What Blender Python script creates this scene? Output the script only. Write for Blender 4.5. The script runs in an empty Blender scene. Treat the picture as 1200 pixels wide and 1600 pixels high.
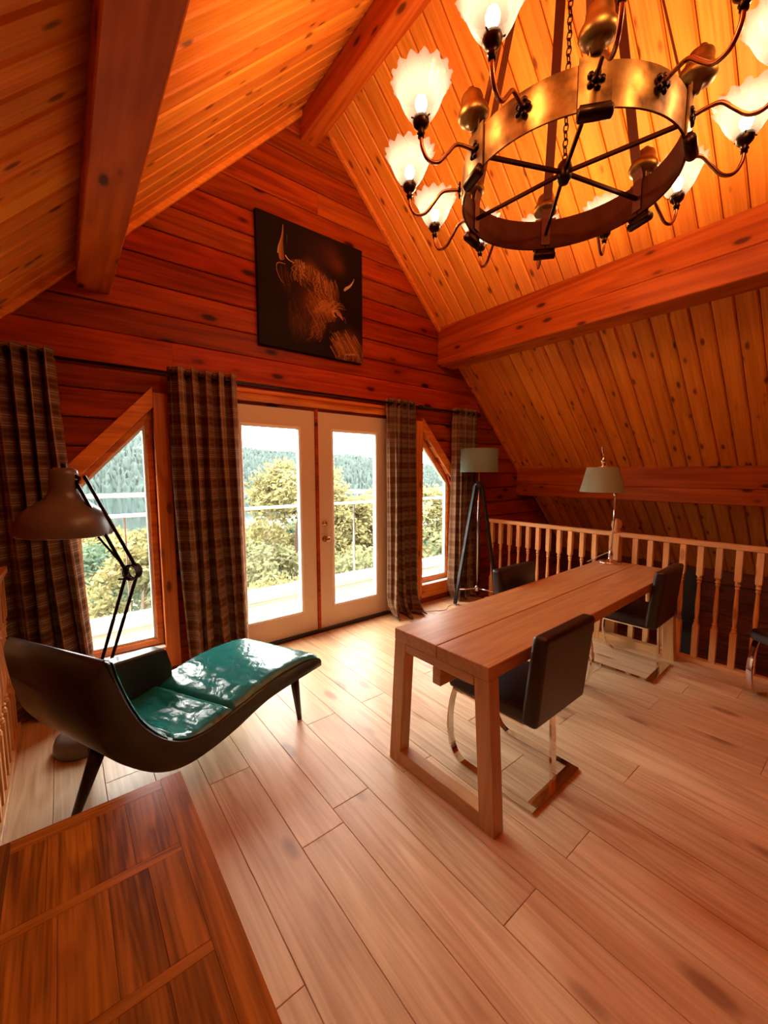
import bpy, bmesh, math, random
from mathutils import Vector, Matrix, noise
random.seed(7)
SC = bpy.context.scene
COL = SC.collection
PI = math.pi
sin, cos = math.sin, math.cos

# ------------------------------------------------------------------ camera
cam_d = bpy.data.cameras.new('camera')
cam_d.sensor_fit = 'VERTICAL'
cam_d.sensor_height = 36.0
cam_d.sensor_width = 27.0
cam_d.lens = 633.0 / 1600.0 * 36.0
cam_d.clip_start = 0.02
cam_d.clip_end = 3000
cam = bpy.data.objects.new('camera', cam_d)
COL.objects.link(cam)
ex = Vector((0.783, -0.622, -0.002)); fw = Vector((0.619, 0.779, -0.0962)).normalized()
rt = Vector((0.7829, -0.6221, -0.0023)); rt = (rt - fw * rt.dot(fw)).normalized()
up = rt.cross(fw)
cam.matrix_world = Matrix(((rt.x, up.x, -fw.x, 0.0), (rt.y, up.y, -fw.y, 0.0), (rt.z, up.z, -fw.z, 1.5), (0, 0, 0, 1)))
SC.camera = cam

# ------------------------------------------------------------------ sky, sun, exposure
W = bpy.data.worlds.new('sky')
SC.world = W
W.use_nodes = True
bg = W.node_tree.nodes['Background']
bg.inputs[0].default_value = (1.0, 0.97, 0.92, 1)
bg.inputs[1].default_value = 15.0
sun_d = bpy.data.lights.new('sun', 'SUN')
sun_d.energy = 8.0
sun_d.angle = math.radians(3)
sun_d.color = (1.0, 0.9, 0.72)
sun = bpy.data.objects.new('sun', sun_d)
COL.objects.link(sun)
sun.rotation_euler = Vector((0.75, 0.18, -0.72)).to_track_quat('-Z', 'Y').to_euler()
sun.location = (-20, -4, 20)
SC.view_settings.view_transform = 'Standard'
SC.view_settings.look = 'None'
SC.view_settings.gamma = 1.0
SC.view_settings.use_curve_mapping = False
SC.view_settings.exposure = 0.4
BULB_W = 9.5
SC.cycles.max_bounces = 10
SC.cycles.diffuse_bounces = 5
SC.cycles.transparent_max_bounces = 16
SC.cycles.sample_clamp_indirect = 6.0
SC.cycles.use_denoising = True
SC.cycles.caustics_reflective = False
SC.cycles.caustics_refractive = False

# ------------------------------------------------------------------ material helpers
class NT:
    def __init__(s, name):
        s.m = bpy.data.materials.new(name); s.m.use_nodes = True
        s.t = s.m.node_tree; s.n = s.t.nodes; s.l = s.t.links
        s.b = s.n['Principled BSDF']; s.out = s.n['Material Output']
    def new(s, typ, **kw):
        q = s.n.new('ShaderNode' + typ)
        for k, v in kw.items(): setattr(q, k, v)
        return q
    def link(s, a, b): s.l.new(a, b)
    def math(s, op, a, b=None, c=None, clamp=False):
        q = s.new('Math', operation=op); q.use_clamp = clamp
        for i, v in enumerate((a, b, c)):
            if v is None: continue
            if isinstance(v, (int, float)): q.inputs[i].default_value = v
            else: s.link(v, q.inputs[i])
        return q.outputs[0]
    def mix(s, fac, a, b, blend='MIX'):
        q = s.new('Mix', data_type='RGBA', blend_type=blend)
        for i, v in ((0, fac), (6, a), (7, b)):
            if isinstance(v, (int, float)): q.inputs[i].default_value = v
            elif isinstance(v, tuple): q.inputs[i].default_value = (*v[:3], 1)
            else: s.link(v, q.inputs[i])
        return q.outputs[2]
    def ramp(s, fac, stops):
        q = s.new('ValToRGB'); e = q.color_ramp.elements
        while len(e) < len(stops): e.new(0.5)
        for i, (p, c) in enumerate(stops):
            e[i].position = p
            e[i].color = (*c, 1) if isinstance(c, tuple) else (c, c, c, 1)
        s.link(fac, q.inputs[0]); return q.outputs[0]
    def bump(s, h, strength, dist=0.01):
        q = s.new('Bump'); q.inputs['Strength'].default_value = strength; q.inputs['Distance'].default_value = dist
        s.link(h, q.inputs['Height']); s.link(q.outputs[0], s.b.inputs['Normal'])

def plain(name, col, rough=0.5, metal=0.0, spec=0.5, sheen=0.0, coat=0.0, grain=0.0, gscale=60):
    k = NT(name)
    k.b.inputs['Base Color'].default_value = (*col, 1)
    k.b.inputs['Roughness'].default_value = rough
    k.b.inputs['Metallic'].default_value = metal
    k.b.inputs['Specular IOR Level'].default_value = spec
    if coat: k.b.inputs['Coat Weight'].default_value = coat
    if grain:
        tc = k.new('TexCoord'); nz = k.new('TexNoise'); nz.inputs['Scale'].default_value = gscale
        nz.inputs['Detail'].default_value = 4
        k.link(tc.outputs['Object'], nz.inputs['Vector'])
        k.link(k.mix(nz.outputs[0], tuple(c * (1 - grain) for c in col), tuple(min(1, c * (1 + grain)) for c in col)), k.b.inputs['Base Color'])
        k.bump(nz.outputs[0], 0.15, 0.004)
    return k.m

def wood(name, dark, light, axis='X', rough=0.45, knots=0.0, gscale=1.0, spec=0.4, var=0.18, streak=0.5, coat=0.0, knotcol=None, huevar=0.0, ring=0.25, kd=1.0):
    rw = ring
    k = NT(name)
    tc = k.new('TexCoord'); oi = k.new('ObjectInfo')
    off = k.math('MULTIPLY', oi.outputs['Random'], 61.7)
    cx = k.new('CombineXYZ')
    for i in range(3): k.link(k.math('MULTIPLY', off, (1.0, 0.73, 0.41)[i]), cx.inputs[i])
    va = k.new('VectorMath', operation='ADD'); k.link(tc.outputs['Object'], va.inputs[0]); k.link(cx.outputs[0], va.inputs[1])
    ax = 'XYZ'.index(axis)
    def sc(l, c):
        q = k.new('VectorMath', operation='MULTIPLY'); v = [c, c, c]; v[ax] = l
        q.inputs[1].default_value = v; k.link(va.outputs[0], q.inputs[0]); return q.outputs[0]
    def nz(vec, scale, detail, dist=0.0):
        q = k.new('TexNoise'); q.inputs['Scale'].default_value = scale; q.inputs['Detail'].default_value = detail
        q.inputs['Distortion'].default_value = dist; k.link(vec, q.inputs['Vector']); return q.outputs[0]
    fine = nz(sc(2.0 * gscale, 60 * gscale), 1.0, 4, 0.3)
    low = nz(sc(0.55 * gscale, 5.5 * gscale), 1.0, 2, 0.6)
    ring = k.math('SINE', k.math('MULTIPLY', low, 44.0))
    ring = k.math('MULTIPLY_ADD', ring, 0.5, 0.5)
    g = k.math('ADD', k.math('MULTIPLY', fine, 1.0 - rw), k.math('MULTIPLY', ring, rw))
    g = k.math('ADD', g, k.math('MULTIPLY', k.math('SUBTRACT', low, 0.5), 0.8), clamp=True)
    col = k.ramp(g, [(0.5 - streak * 0.5, dark), (0.5 + streak * 0.5, light)])
    h = fine
    if knots:
        vo = k.new('TexVoronoi'); vo.inputs['Scale'].default_value = 1.0; vo.inputs['Randomness'].default_value = 1.0
        wob = k.new('VectorMath', operation='ADD')
        nq = k.new('TexNoise'); nq.inputs['Scale'].default_value = 9; k.link(va.outputs[0], nq.inputs['Vector'])
        s2 = k.new('VectorMath', operation='SCALE'); s2.inputs['Scale'].default_value = 0.06; k.link(nq.outputs['Color'], s2.inputs[0])
        k.link(sc(3.4 * kd, 8.5 * kd), wob.inputs[0]); k.link(s2.outputs[0], wob.inputs[1])
        k.link(wob.outputs[0], vo.inputs['Vector'])
        core = k.ramp(vo.outputs['Distance'], [(0.10, 1.0), (0.19, 0.0)])
        halo = k.ramp(vo.outputs['Distance'], [(0.12, 1.0), (0.38, 0.0)])
        kc = knotcol or tuple(c * 0.22 for c in dark)
        col = k.mix(k.math('MULTIPLY', halo, 0.45 * knots), col, dark)
        col = k.mix(k.math('MULTIPLY', core, knots), col, kc)
    val = k.math('MULTIPLY_ADD', oi.outputs['Random'], 2 * var, 1 - var)
    hs = k.new('HueSaturation'); k.link(val, hs.inputs['Value']); k.link(col, hs.inputs['Color'])
    if huevar: k.link(k.math('MULTIPLY_ADD', k.math('FRACT', k.math('MULTIPLY', oi.outputs['Random'], 17.3)), huevar, 0.5 - huevar * 0.5), hs.inputs['Hue'])
    k.link(hs.outputs[0], k.b.inputs['Base Color'])
    k.b.inputs['Roughness'].default_value = rough
    k.b.inputs['Specular IOR Level'].default_value = spec
    if coat:
        k.b.inputs['Coat Weight'].default_value = coat; k.b.inputs['Coat Roughness'].default_value = 0.25
    k.bump(h, 0.12, 0.003)
    return k.m

# ------------------------------------------------------------------ palette
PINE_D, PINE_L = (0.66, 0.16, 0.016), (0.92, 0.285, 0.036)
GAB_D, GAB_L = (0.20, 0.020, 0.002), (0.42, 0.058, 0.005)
M = {}
M['ceil'] = wood('ceiling pine', PINE_D, PINE_L, 'X', 0.42, 0.85, var=0.13, huevar=0.01, ring=0.12, kd=1.25, spec=0.15)
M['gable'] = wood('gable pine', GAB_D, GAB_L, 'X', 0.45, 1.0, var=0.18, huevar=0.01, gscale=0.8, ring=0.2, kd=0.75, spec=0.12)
M['beam'] = wood('beam pine', (0.36, 0.052, 0.005), (0.62, 0.125, 0.014), 'Y', 0.45, 0.9, gscale=0.6, var=0.1, spec=0.15)
M['trim_x'] = wood('trim pine', (0.48, 0.11, 0.012), (0.78, 0.24, 0.03), 'X', 0.42, 0.8, var=0.1)
M['trim_z'] = wood('trim pine upright', (0.46, 0.10, 0.012), (0.76, 0.23, 0.03), 'Z', 0.42, 0.8, var=0.1)
M['rail_y'] = wood('railing pine', (0.66, 0.30, 0.10), (0.86, 0.46, 0.18), 'Y', 0.35, 0.8, var=0.1, streak=0.8)
M['rail_z'] = wood('baluster pine', (0.66, 0.29, 0.09), (0.86, 0.45, 0.17), 'Z', 0.35, 0.5, var=0.12, streak=0.8)
M['floor'] = wood('floor oak', (0.47, 0.25, 0.11), (0.80, 0.53, 0.295), 'Y', 0.42, 0.7, gscale=1.25, var=0.07, streak=0.75, spec=0.4, knotcol=(0.22, 0.09, 0.035), ring=0.22, kd=0.6)
M['desk_x'] = wood('desk oak', (0.38, 0.16, 0.046), (0.68, 0.35, 0.13), 'X', 0.34, 0, gscale=1.3, var=0.05, streak=0.9, spec=0.5)
M['desk_y'] = wood('desk oak cross', (0.38, 0.16, 0.046), (0.68, 0.35, 0.13), 'Y', 0.36, 0, gscale=1.3, var=0.05, streak=0.9)
M['desk_z'] = wood('desk oak upright', (0.38, 0.16, 0.046), (0.68, 0.35, 0.13), 'Z', 0.36, 0, gscale=1.3, var=0.05, streak=0.9)
M['tab_x'] = wood('rustic hardwood', (0.13, 0.036, 0.0035), (0.46, 0.145, 0.014), 'X', 0.2, 0.2, gscale=2.0, var=0.25, coat=0.4, ring=0.15, streak=0.5)
M['tab_y'] = wood('rustic hardwood long', (0.13, 0.036, 0.0035), (0.46, 0.145, 0.014), 'Y', 0.2, 0.2, gscale=2.0, var=0.25, coat=0.4, ring=0.15, streak=0.5)
M['tab_z'] = wood('rustic hardwood leg', (0.13, 0.03, 0.006), (0.34, 0.095, 0.018), 'Z', 0.3, 0.2, gscale=1.2, var=0.1)
M['dark_wood'] = plain('black stained wood', (0.012, 0.009, 0.008), 0.4)
M['shadow_gap'] = plain('dark backing', (0.06, 0.012, 0.003), 0.9)
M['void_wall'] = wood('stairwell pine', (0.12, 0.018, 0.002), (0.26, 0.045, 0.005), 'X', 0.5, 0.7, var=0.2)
M['door'] = plain('cream painted door', (0.68, 0.50, 0.34), 0.4)
M['white'] = plain('white paint', (0.85, 0.82, 0.76), 0.4)
M['dark_metal'] = plain('dark bronze', (0.035, 0.014, 0.007), 0.35, 1.0)
M['iron'] = plain('dark iron strap', (0.10, 0.022, 0.008), 0.45, 0.7)
M['chrome'] = plain('chrome', (0.82, 0.80, 0.77), 0.08, 1.0)
M['chrome_soft'] = plain('polished nickel', (0.75, 0.70, 0.64), 0.18, 1.0)
M['black'] = plain('black metal', (0.01, 0.009, 0.009), 0.4)
M['rod'] = plain('black rod', (0.015, 0.008, 0.006), 0.35, 0.5)
M['knob'] = plain('brass knob', (0.55, 0.33, 0.15), 0.2, 1.0)
M['cord'] = plain('pale cable', (0.6, 0.55, 0.48), 0.5)
M['cord_dark'] = plain('dark cable', (0.05, 0.03, 0.02), 0.5)

def brass(name):
    k = NT(name)
    tc = k.new('TexCoord'); n1 = k.new('TexNoise'); n1.inputs['Scale'].default_value = 9; n1.inputs['Detail'].default_value = 6
    k.link(tc.outputs['Object'], n1.inputs['Vector'])
    k.link(k.ramp(n1.outputs[0], [(0.34, (0.06, 0.02, 0.006)), (0.5, (0.20, 0.085, 0.02)), (0.72, (0.34, 0.18, 0.055))]), k.b.inputs['Base Color'])
    k.link(k.ramp(n1.outputs[0], [(0.3, 0.55), (0.7, 0.34)]), k.b.inputs['Roughness'])
    k.b.inputs['Metallic'].default_value = 1.0
    k.bump(n1.outputs[0], 0.12, 0.004)
    return k.m
M['brass'] = brass('aged brass')
M['inner_band'] = plain('dark reflection inner band', (0.075, 0.014, 0.003), 0.6, 0.0, spec=0.06, grain=0.4, gscale=14)  # dark reflection on the ring's inner brass, put into a base colour
M['copper'] = plain('copper arm', (0.30, 0.10, 0.035), 0.28, 1.0)

def leather(name, c1, c2, rough, wr, scale):
    k = NT(name)
    tc = k.new('TexCoord')
    n1 = k.new('TexNoise'); n1.inputs['Scale'].default_value = scale; n1.inputs['Detail'].default_value = 3; n1.inputs['Distortion'].default_value = 1.4
    n2 = k.new('TexNoise'); n2.inputs['Scale'].default_value = 160; n2.inputs['Detail'].default_value = 2
    for n in (n1, n2): k.link(tc.outputs['Object'], n.inputs['Vector'])
    k.link(k.mix(n1.outputs[0], c1, c2), k.b.inputs['Base Color'])
    k.b.inputs['Roughness'].default_value = rough
    h = k.math('ADD', k.math('MULTIPLY', n1.outputs[0], wr), k.math('MULTIPLY', n2.outputs[0], 0.03))
    k.bump(h, 0.6, 0.02)
    return k.m
M['teal'] = leather('teal leather', (0.005, 0.12, 0.110), (0.016, 0.21, 0.19), 0.2, 0.4, 11)
M['shell'] = leather('dark bottle green leather', (0.014, 0.014, 0.011), (0.026, 0.025, 0.02), 0.28, 0.05, 6)
M['chair'] = leather('black brown leather', (0.012, 0.003, 0.003), (0.022, 0.005, 0.005), 0.36, 0.08, 9)

def glass(name, tint=(1, 1, 1), refl=0.08):
    k = NT(name)
    tr = k.new('BsdfTransparent'); tr.inputs[0].default_value = (*tint, 1)
    gl = k.new('BsdfGlossy'); gl.inputs['Roughness'].default_value = 0.02
    fr = k.new('LayerWeight'); fr.inputs[0].default_value = 0.5
    mx = k.new('MixShader')  # added band, its colour standing in for the dark reflection inside the ring
    k.link(k.math('MULTIPLY_ADD', k.math('POWER', fr.outputs['Facing'], 5.0), 0.8, 0.03), mx.inputs[0]); k.link(tr.outputs[0], mx.inputs[1]); k.link(gl.outputs[0], mx.inputs[2])
    k.link(mx.outputs[0], k.out.inputs[0])
    k.n.remove(k.b)
    return k.m
M['pane'] = glass('window glass', (0.97, 0.98, 0.97))
def shade_glass():
    k = NT('ribbed frosted glass')
    tr = k.new('BsdfTransparent'); tr.inputs[0].default_value = (1.0, 0.90, 0.74, 1)
    tl = k.new('BsdfTranslucent'); tl.inputs[0].default_value = (0.13, 0.135, 0.16, 1)
    df = k.new('BsdfDiffuse'); df.inputs[0].default_value = (0.14, 0.145, 0.17, 1)
    gl = k.new('BsdfGlossy'); gl.inputs['Roughness'].default_value = 0.15
    m1 = k.new('MixShader'); m1.inputs[0].default_value = 0.35
    k.link(tl.outputs[0], m1.inputs[1]); k.link(df.outputs[0], m1.inputs[2])
    m2 = k.new('MixShader'); m2.inputs[0].default_value = 0.42
    k.link(m1.outputs[0], m2.inputs[1]); k.link(tr.outputs[0], m2.inputs[2])
    m3 = k.new('MixShader'); m3.inputs[0].default_value = 0.07
    k.link(m2.outputs[0], m3.inputs[1]); k.link(gl.outputs[0], m3.inputs[2])
    k.link(m3.outputs[0], k.out.inputs[0]); k.n.remove(k.b)
    return k.m
M['shade_glass'] = shade_glass()
def emis(name, col, s):
    k = NT(name)
    e = k.new('Emission'); e.inputs[0].default_value = (*col, 1); e.inputs[1].default_value = s
    k.link(e.outputs[0], k.out.inputs[0]); k.n.remove(k.b); return k.m
M['bulb'] = emis('lit bulb', (1.0, 0.74, 0.42), 22.0)

def fabric_shade(name, col, inner=None):
    k = NT(name)
    tc = k.new('TexCoord'); n = k.new('TexNoise'); n.inputs['Scale'].default_value = 120; n.inputs['Detail'].default_value = 3
    k.link(tc.outputs['Object'], n.inputs['Vector'])
    k.link(k.mix(n.outputs[0], tuple(c * 0.85 for c in col), tuple(c * 1.12 for c in col)), k.b.inputs['Base Color'])
    k.b.inputs['Roughness'].default_value = 0.85
    k.bump(n.outputs[0], 0.2, 0.002)
    return k.m
M['sage'] = fabric_shade('sage linen shade', (0.20, 0.27, 0.22))
M['sage2'] = fabric_shade('aged green tin shade', (0.30, 0.35, 0.26))
M['lining'] = plain('cream shade lining', (0.92, 0.86, 0.72), 0.6)
M['taupe'] = plain('taupe enamel', (0.15, 0.12, 0.10), 0.3)

def tartan():
    k = NT('brown tartan cloth')
    uv = k.new('UVMap'); sx = k.new('SeparateXYZ'); k.link(uv.outputs[0], sx.inputs[0])
    u, v = sx.outputs[0], sx.outputs[1]
    def line(c, per, off, w):
        f = k.math('FRACT', k.math('MULTIPLY_ADD', c, 1.0 / per, off))
        return k.math('LESS_THAN', k.math('ABSOLUTE', k.math('SUBTRACT', f, 0.5)), w / per * 0.5)
    def band(c, per, off, w): return line(c, per, off, w)
    col = k.mix(k.math('MULTIPLY', k.math('ADD', band(u, 0.15, 0.0, 0.055), band(v, 0.15, 0.0, 0.055)), 0.42), (0.26, 0.135, 0.07), (0.075, 0.03, 0.017))
    lt = k.math('ADD', line(u, 0.15, 0.30, 0.005), line(v, 0.15, 0.30, 0.005))
    lt = k.math('ADD', lt, k.math('ADD', line(u, 0.15, 0.70, 0.005), line(v, 0.15, 0.70, 0.005)))
    lt = k.math('ADD', lt, k.math('ADD', line(u, 0.15, 0.40, 0.003), line(v, 0.15, 0.40, 0.003)))
    lt = k.math('ADD', lt, k.math('ADD', line(u, 0.15, 0.60, 0.003), line(v, 0.15, 0.60, 0.003)), clamp=False)
    col = k.mix(k.math('MULTIPLY', lt, 0.42, clamp=True), col, (0.60, 0.44, 0.32))
    lo = k.math('ADD', line(u, 0.15, 0.0, 0.012), line(v, 0.15, 0.0, 0.012))
    col = k.mix(k.math('MULTIPLY', lo, 0.4, clamp=True), col, (0.30, 0.10, 0.04))
    n = k.new('TexNoise'); n.inputs['Scale'].default_value = 400; k.link(uv.outputs[0], n.inputs['Vector'])
    col = k.mix(0.35, col, n.outputs[0], 'OVERLAY')
    df = k.new('BsdfDiffuse'); tl = k.new('BsdfTranslucent'); k.link(col, df.inputs[0]); k.link(col, tl.inputs[0])
    mx = k.new('MixShader'); mx.inputs[0].default_value = 0.2
    k.link(df.outputs[0], mx.inputs[1]); k.link(tl.outputs[0], mx.inputs[2]); k.link(mx.outputs[0], k.out.inputs[0]); k.n.remove(k.b)
    return k.m
M['tartan'] = tartan()

def leaf_mat(name, c1, c2):
    k = NT(name)
    tc = k.new('TexCoord'); n = k.new('TexNoise'); n.inputs['Scale'].default_value = 2.2; n.inputs['Detail'].default_value = 3
    k.link(tc.outputs['Object'], n.inputs['Vector'])
    col = k.ramp(n.outputs[0], [(0.35, c1), (0.65, c2)])
    df = k.new('BsdfDiffuse'); tl = k.new('BsdfTranslucent'); k.link(col, df.inputs[0]); k.link(col, tl.inputs[0])
    mx = k.new('MixShader'); mx.inputs[0].default_value = 0.35
    k.link(df.outputs[0], mx.inputs[1]); k.link(tl.outputs[0], mx.inputs[2]); k.link(mx.outputs[0], k.out.inputs[0]); k.n.remove(k.b)
    return k.m
M['leaf1'] = leaf_mat('yellow green leaves', (0.13, 0.118, 0.048), (0.25, 0.225, 0.11))
M['leaf2'] = leaf_mat('mid green leaves', (0.095, 0.105, 0.052), (0.20, 0.195, 0.105))
M['leaf3'] = leaf_mat('blue green leaves', (0.045, 0.075, 0.052), (0.10, 0.135, 0.09))
M['needle'] = leaf_mat('pale conifer needles', (0.10, 0.11, 0.065), (0.20, 0.20, 0.13))
M['bark'] = plain('bark', (0.16, 0.11, 0.07), 0.9, grain=0.4, gscale=20)
def ground_mat(name, stops, scale, rough=0.95):
    k = NT(name)
    tc = k.new('TexCoord'); n = k.new('TexNoise'); n.inputs['Scale'].default_value = scale; n.inputs['Detail'].default_value = 8; n.inputs['Roughness'].default_value = 0.7
    k.link(tc.outputs['Object'], n.inputs['Vector'])
    k.link(k.ramp(n.outputs[0], stops), k.b.inputs['Base Color']); k.b.inputs['Roughness'].default_value = rough
    return k.m
M['grass'] = ground_mat('meadow', [(0.3, (0.075, 0.075, 0.03)), (0.7, (0.14, 0.13, 0.055))], 0.6)
M['forest'] = ground_mat('haze tinted spruce forest', [(0.36, (0.009, 0.022, 0.0195)), (0.62, (0.019, 0.036, 0.031))], 0.09)  # distant haze is painted into the spruce base colour as teal
M['shore'] = plain('pale shingle shore', (0.05, 0.043, 0.034), 0.9)
def water():
    k = NT('lake water')
    k.b.inputs['Base Color'].default_value = (0.012, 0.022, 0.024, 1); k.b.inputs['Roughness'].default_value = 0.06
    tc = k.new('TexCoord'); n = k.new('TexNoise'); n.inputs['Scale'].default_value = 0.8
    k.link(tc.outputs['Object'], n.inputs['Vector']); k.bump(n.outputs[0], 0.05, 0.1)
    return k.m
M['water'] = water()
M['deck'] = wood('weathered deck', (0.12, 0.09, 0.06), (0.20, 0.155, 0.11), 'X', 0.7, 0.2, var=0.12)

# ------------------------------------------------------------------ mesh helpers
class MB:
    def __init__(s): s.v = []; s.f = []; s.uv = None
    def add(s, vs, fs):
        o = len(s.v); s.v += [tuple(p) for p in vs]; s.f += [tuple(i + o for i in f) for f in fs]; return s
    def box(s, c, d, rot=None):
        x, y, z = (q * 0.5 for q in d)
        vs = [Vector((i * x, j * y, k * z)) for k in (-1, 1) for j in (-1, 1) for i in (-1, 1)]
        if rot is not None: vs = [rot @ p for p in vs]
        c = Vector(c)
        return s.add([p + c for p in vs], [(0, 2, 3, 1), (4, 5, 7, 6), (0, 1, 5, 4), (2, 6, 7, 3), (0, 4, 6, 2), (1, 3, 7, 5)])
    def bar(s, a, b, w, h, upv=(0, 0, 1)):
        a, b = Vector(a), Vector(b); d = (b - a); L = d.length; d.normalize()
        upv = Vector(upv); sx = d.cross(upv)
        if sx.length < 1e-4: sx = d.cross(Vector((0, 1, 0)))
        sx.normalize(); u = sx.cross(d).normalized()
        R = Matrix((sx, d, u)).transposed()
        return s.box((a + b) * 0.5, (w, L, h), R)
    def tube(s, pts, r, n=10, cap=True):
        pts = [Vector(p) for p in pts]; m = len(pts)
        rs = r if isinstance(r, (list, tuple)) else [r] * m
        t0 = (pts[1] - pts[0]).normalized(); ref = Vector((0, 0, 1)) if abs(t0.z) < 0.9 else Vector((1, 0, 0))
        nrm = (ref - t0 * ref.dot(t0)).normalized(); o = len(s.v)
        for i, p in enumerate(pts):
            t = (pts[min(i + 1, m - 1)] - pts[max(i - 1, 0)]).normalized()
            nrm = (nrm - t * nrm.dot(t)).normalized(); bn = t.cross(nrm)
            for k in range(n):
                a = 2 * PI * k / n; s.v.append(tuple(p + (nrm * cos(a) + bn * sin(a)) * rs[i]))
        for i in range(m - 1):
            for k in range(n):
                s.f.append((o + i * n + k, o + i * n + (k + 1) % n, o + (i + 1) * n + (k + 1) % n, o + (i + 1) * n + k))
        if cap:
            s.f.append(tuple(o + k for k in reversed(range(n)))); s.f.append(tuple(o + (m - 1) * n + k for k in range(n)))
        return s
    def strip(s, pts, w, t, side):
        """flat bar of width w (along side) and thickness t following pts"""
        pts = [Vector(p) for p in pts]; m = len(pts); side = Vector(side).normalized(); o = len(s.v)
        for i, p in enumerate(pts):
            d = (pts[min(i + 1, m - 1)] - pts[max(i - 1, 0)]).normalized(); nn = side.cross(d).normalized()
            for a, b in ((-1, -1), (1, -1), (1, 1), (-1, 1)): s.v.append(tuple(p + side * a * w * 0.5 + nn * b * t * 0.5))
        for i in range(m - 1):
            for k in range(4): s.f.append((o + i * 4 + k, o + i * 4 + (k + 1) % 4, o + (i + 1) * 4 + (k + 1) % 4, o + (i + 1) * 4 + k))
        s.f.append((o + 3, o + 2, o + 1, o)); e = o + (m - 1) * 4; s.f.append((e, e + 1, e + 2, e + 3))
        return s
    def lathe(s, prof, n=24, c=(0, 0, 0), rot=None, cap=True):
        c = Vector(c); o = len(s.v); m = len(prof)
        for r, z in prof:
            for k in range(n):
                a = 2 * PI * k / n; p = Vector((r * cos(a), r * sin(a), z))
                if rot is not None: p = rot @ p
                s.v.append(tuple(p + c))
        for i in range(m - 1):
            for k in range(n): s.f.append((o + i * n + k, o + i * n + (k + 1) % n, o + (i + 1) * n + (k + 1) % n, o + (i + 1) * n + k))
        if cap:
            if prof[0][0] > 1e-4: s.f.append(tuple(o + k for k in reversed(range(n))))
            if prof[-1][0] > 1e-4: s.f.append(tuple(o + (m - 1) * n + k for k in range(n)))
        return s
    def prism(s, a, b):
        """two matching polygons joined"""
        n = len(a); o = len(s.v); s.v += [tuple(p) for p in a] + [tuple(p) for p in b]
        s.f.append(tuple(o + i for i in reversed(range(n)))); s.f.append(tuple(o + n + i for i in range(n)))
        for i in range(n): s.f.append((o + i, o + (i + 1) % n, o + n + (i + 1) % n, o + n + i))
        return s
    def mesh(s, name, mat, smooth=False):
        me = bpy.data.meshes.new(name); me.from_pydata(s.v, [], s.f)
        if mat is not None: me.materials.append(mat)
        bm = bmesh.new(); bm.from_mesh(me); bmesh.ops.recalc_face_normals(bm, faces=bm.faces); bm.to_mesh(me); bm.free()
        if smooth: me.polygons.foreach_set('use_smooth', [True] * len(me.polygons))
        me.update(); return me
    def build(s, name, mat, parent=None, smooth=False, bevel=0.0, loc=None, seg=2, auto=False):
        o = bpy.data.objects.new(name, s.mesh(name, mat, smooth)); COL.objects.link(o)
        if parent is not None: o.parent = parent
        if loc is not None: o.location = loc
        if bevel:
            b = o.modifiers.new('bevel', 'BEVEL'); b.width = bevel; b.segments = seg; b.limit_method = 'ANGLE'; b.angle_limit = math.radians(35)
            if smooth or seg > 1:
                o.data.polygons.foreach_set('use_smooth', [True] * len(o.data.polygons))
                w = o.modifiers.new('normals', 'WEIGHTED_NORMAL'); w.keep_sharp = True
        return o

def tag(o, label=None, cat=None, group=None, kind=None):
    if label: o['label'] = label
    if cat: o['category'] = cat
    if group: o['group'] = group
    if kind: o['kind'] = kind
    return o
def thing(name, label, cat, loc=(0, 0, 0), rz=0.0, group=None):
    o = bpy.data.objects.new(name, None); o.empty_display_size = 0.1; COL.objects.link(o)
    o.location = loc; o.rotation_euler = (0, 0, rz)
    return tag(o, label, cat, group)
def struct(o): o['kind'] = 'structure'; return o
def link_child(name, me, parent, loc=(0, 0, 0), rot=None):
    o = bpy.data.objects.new(name, me); COL.objects.link(o); o.parent = parent; o.location = loc
    if rot is not None: o.rotation_euler = rot
    return o

def bez(pts, n=8):
    """Catmull-Rom through points"""
    P = [Vector(p) for p in pts]; P = [P[0] * 2 - P[1]] + P + [P[-1] * 2 - P[-2]]; out = []
    for i in range(1, len(P) - 2):
        for k in range(n):
            t = k / n; a, b, c, d = P[i - 1:i + 3]
            out.append(0.5 * ((2 * b) + (c - a) * t + (2 * a - 5 * b + 4 * c - d) * t * t + (3 * b - 3 * c + d - a) * t ** 3))
    out.append(P[-2]); return out

# ================================================================== STRUCTURE
YW = 3.29                       # inner face of the glazed gable
APX, APZ = 1.844, 4.588         # ridge line
SL, SR = 1.046, 0.965           # roof slopes left and right
def roof_l(x): return 2.659 + SL * x
def roof_r(x): return 6.368 - SR * x
def xl(z): return (z - 2.659) / SL
def xr(z): return (6.368 - z) / SR
YB = -2.7                       # wall behind the camera

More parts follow.
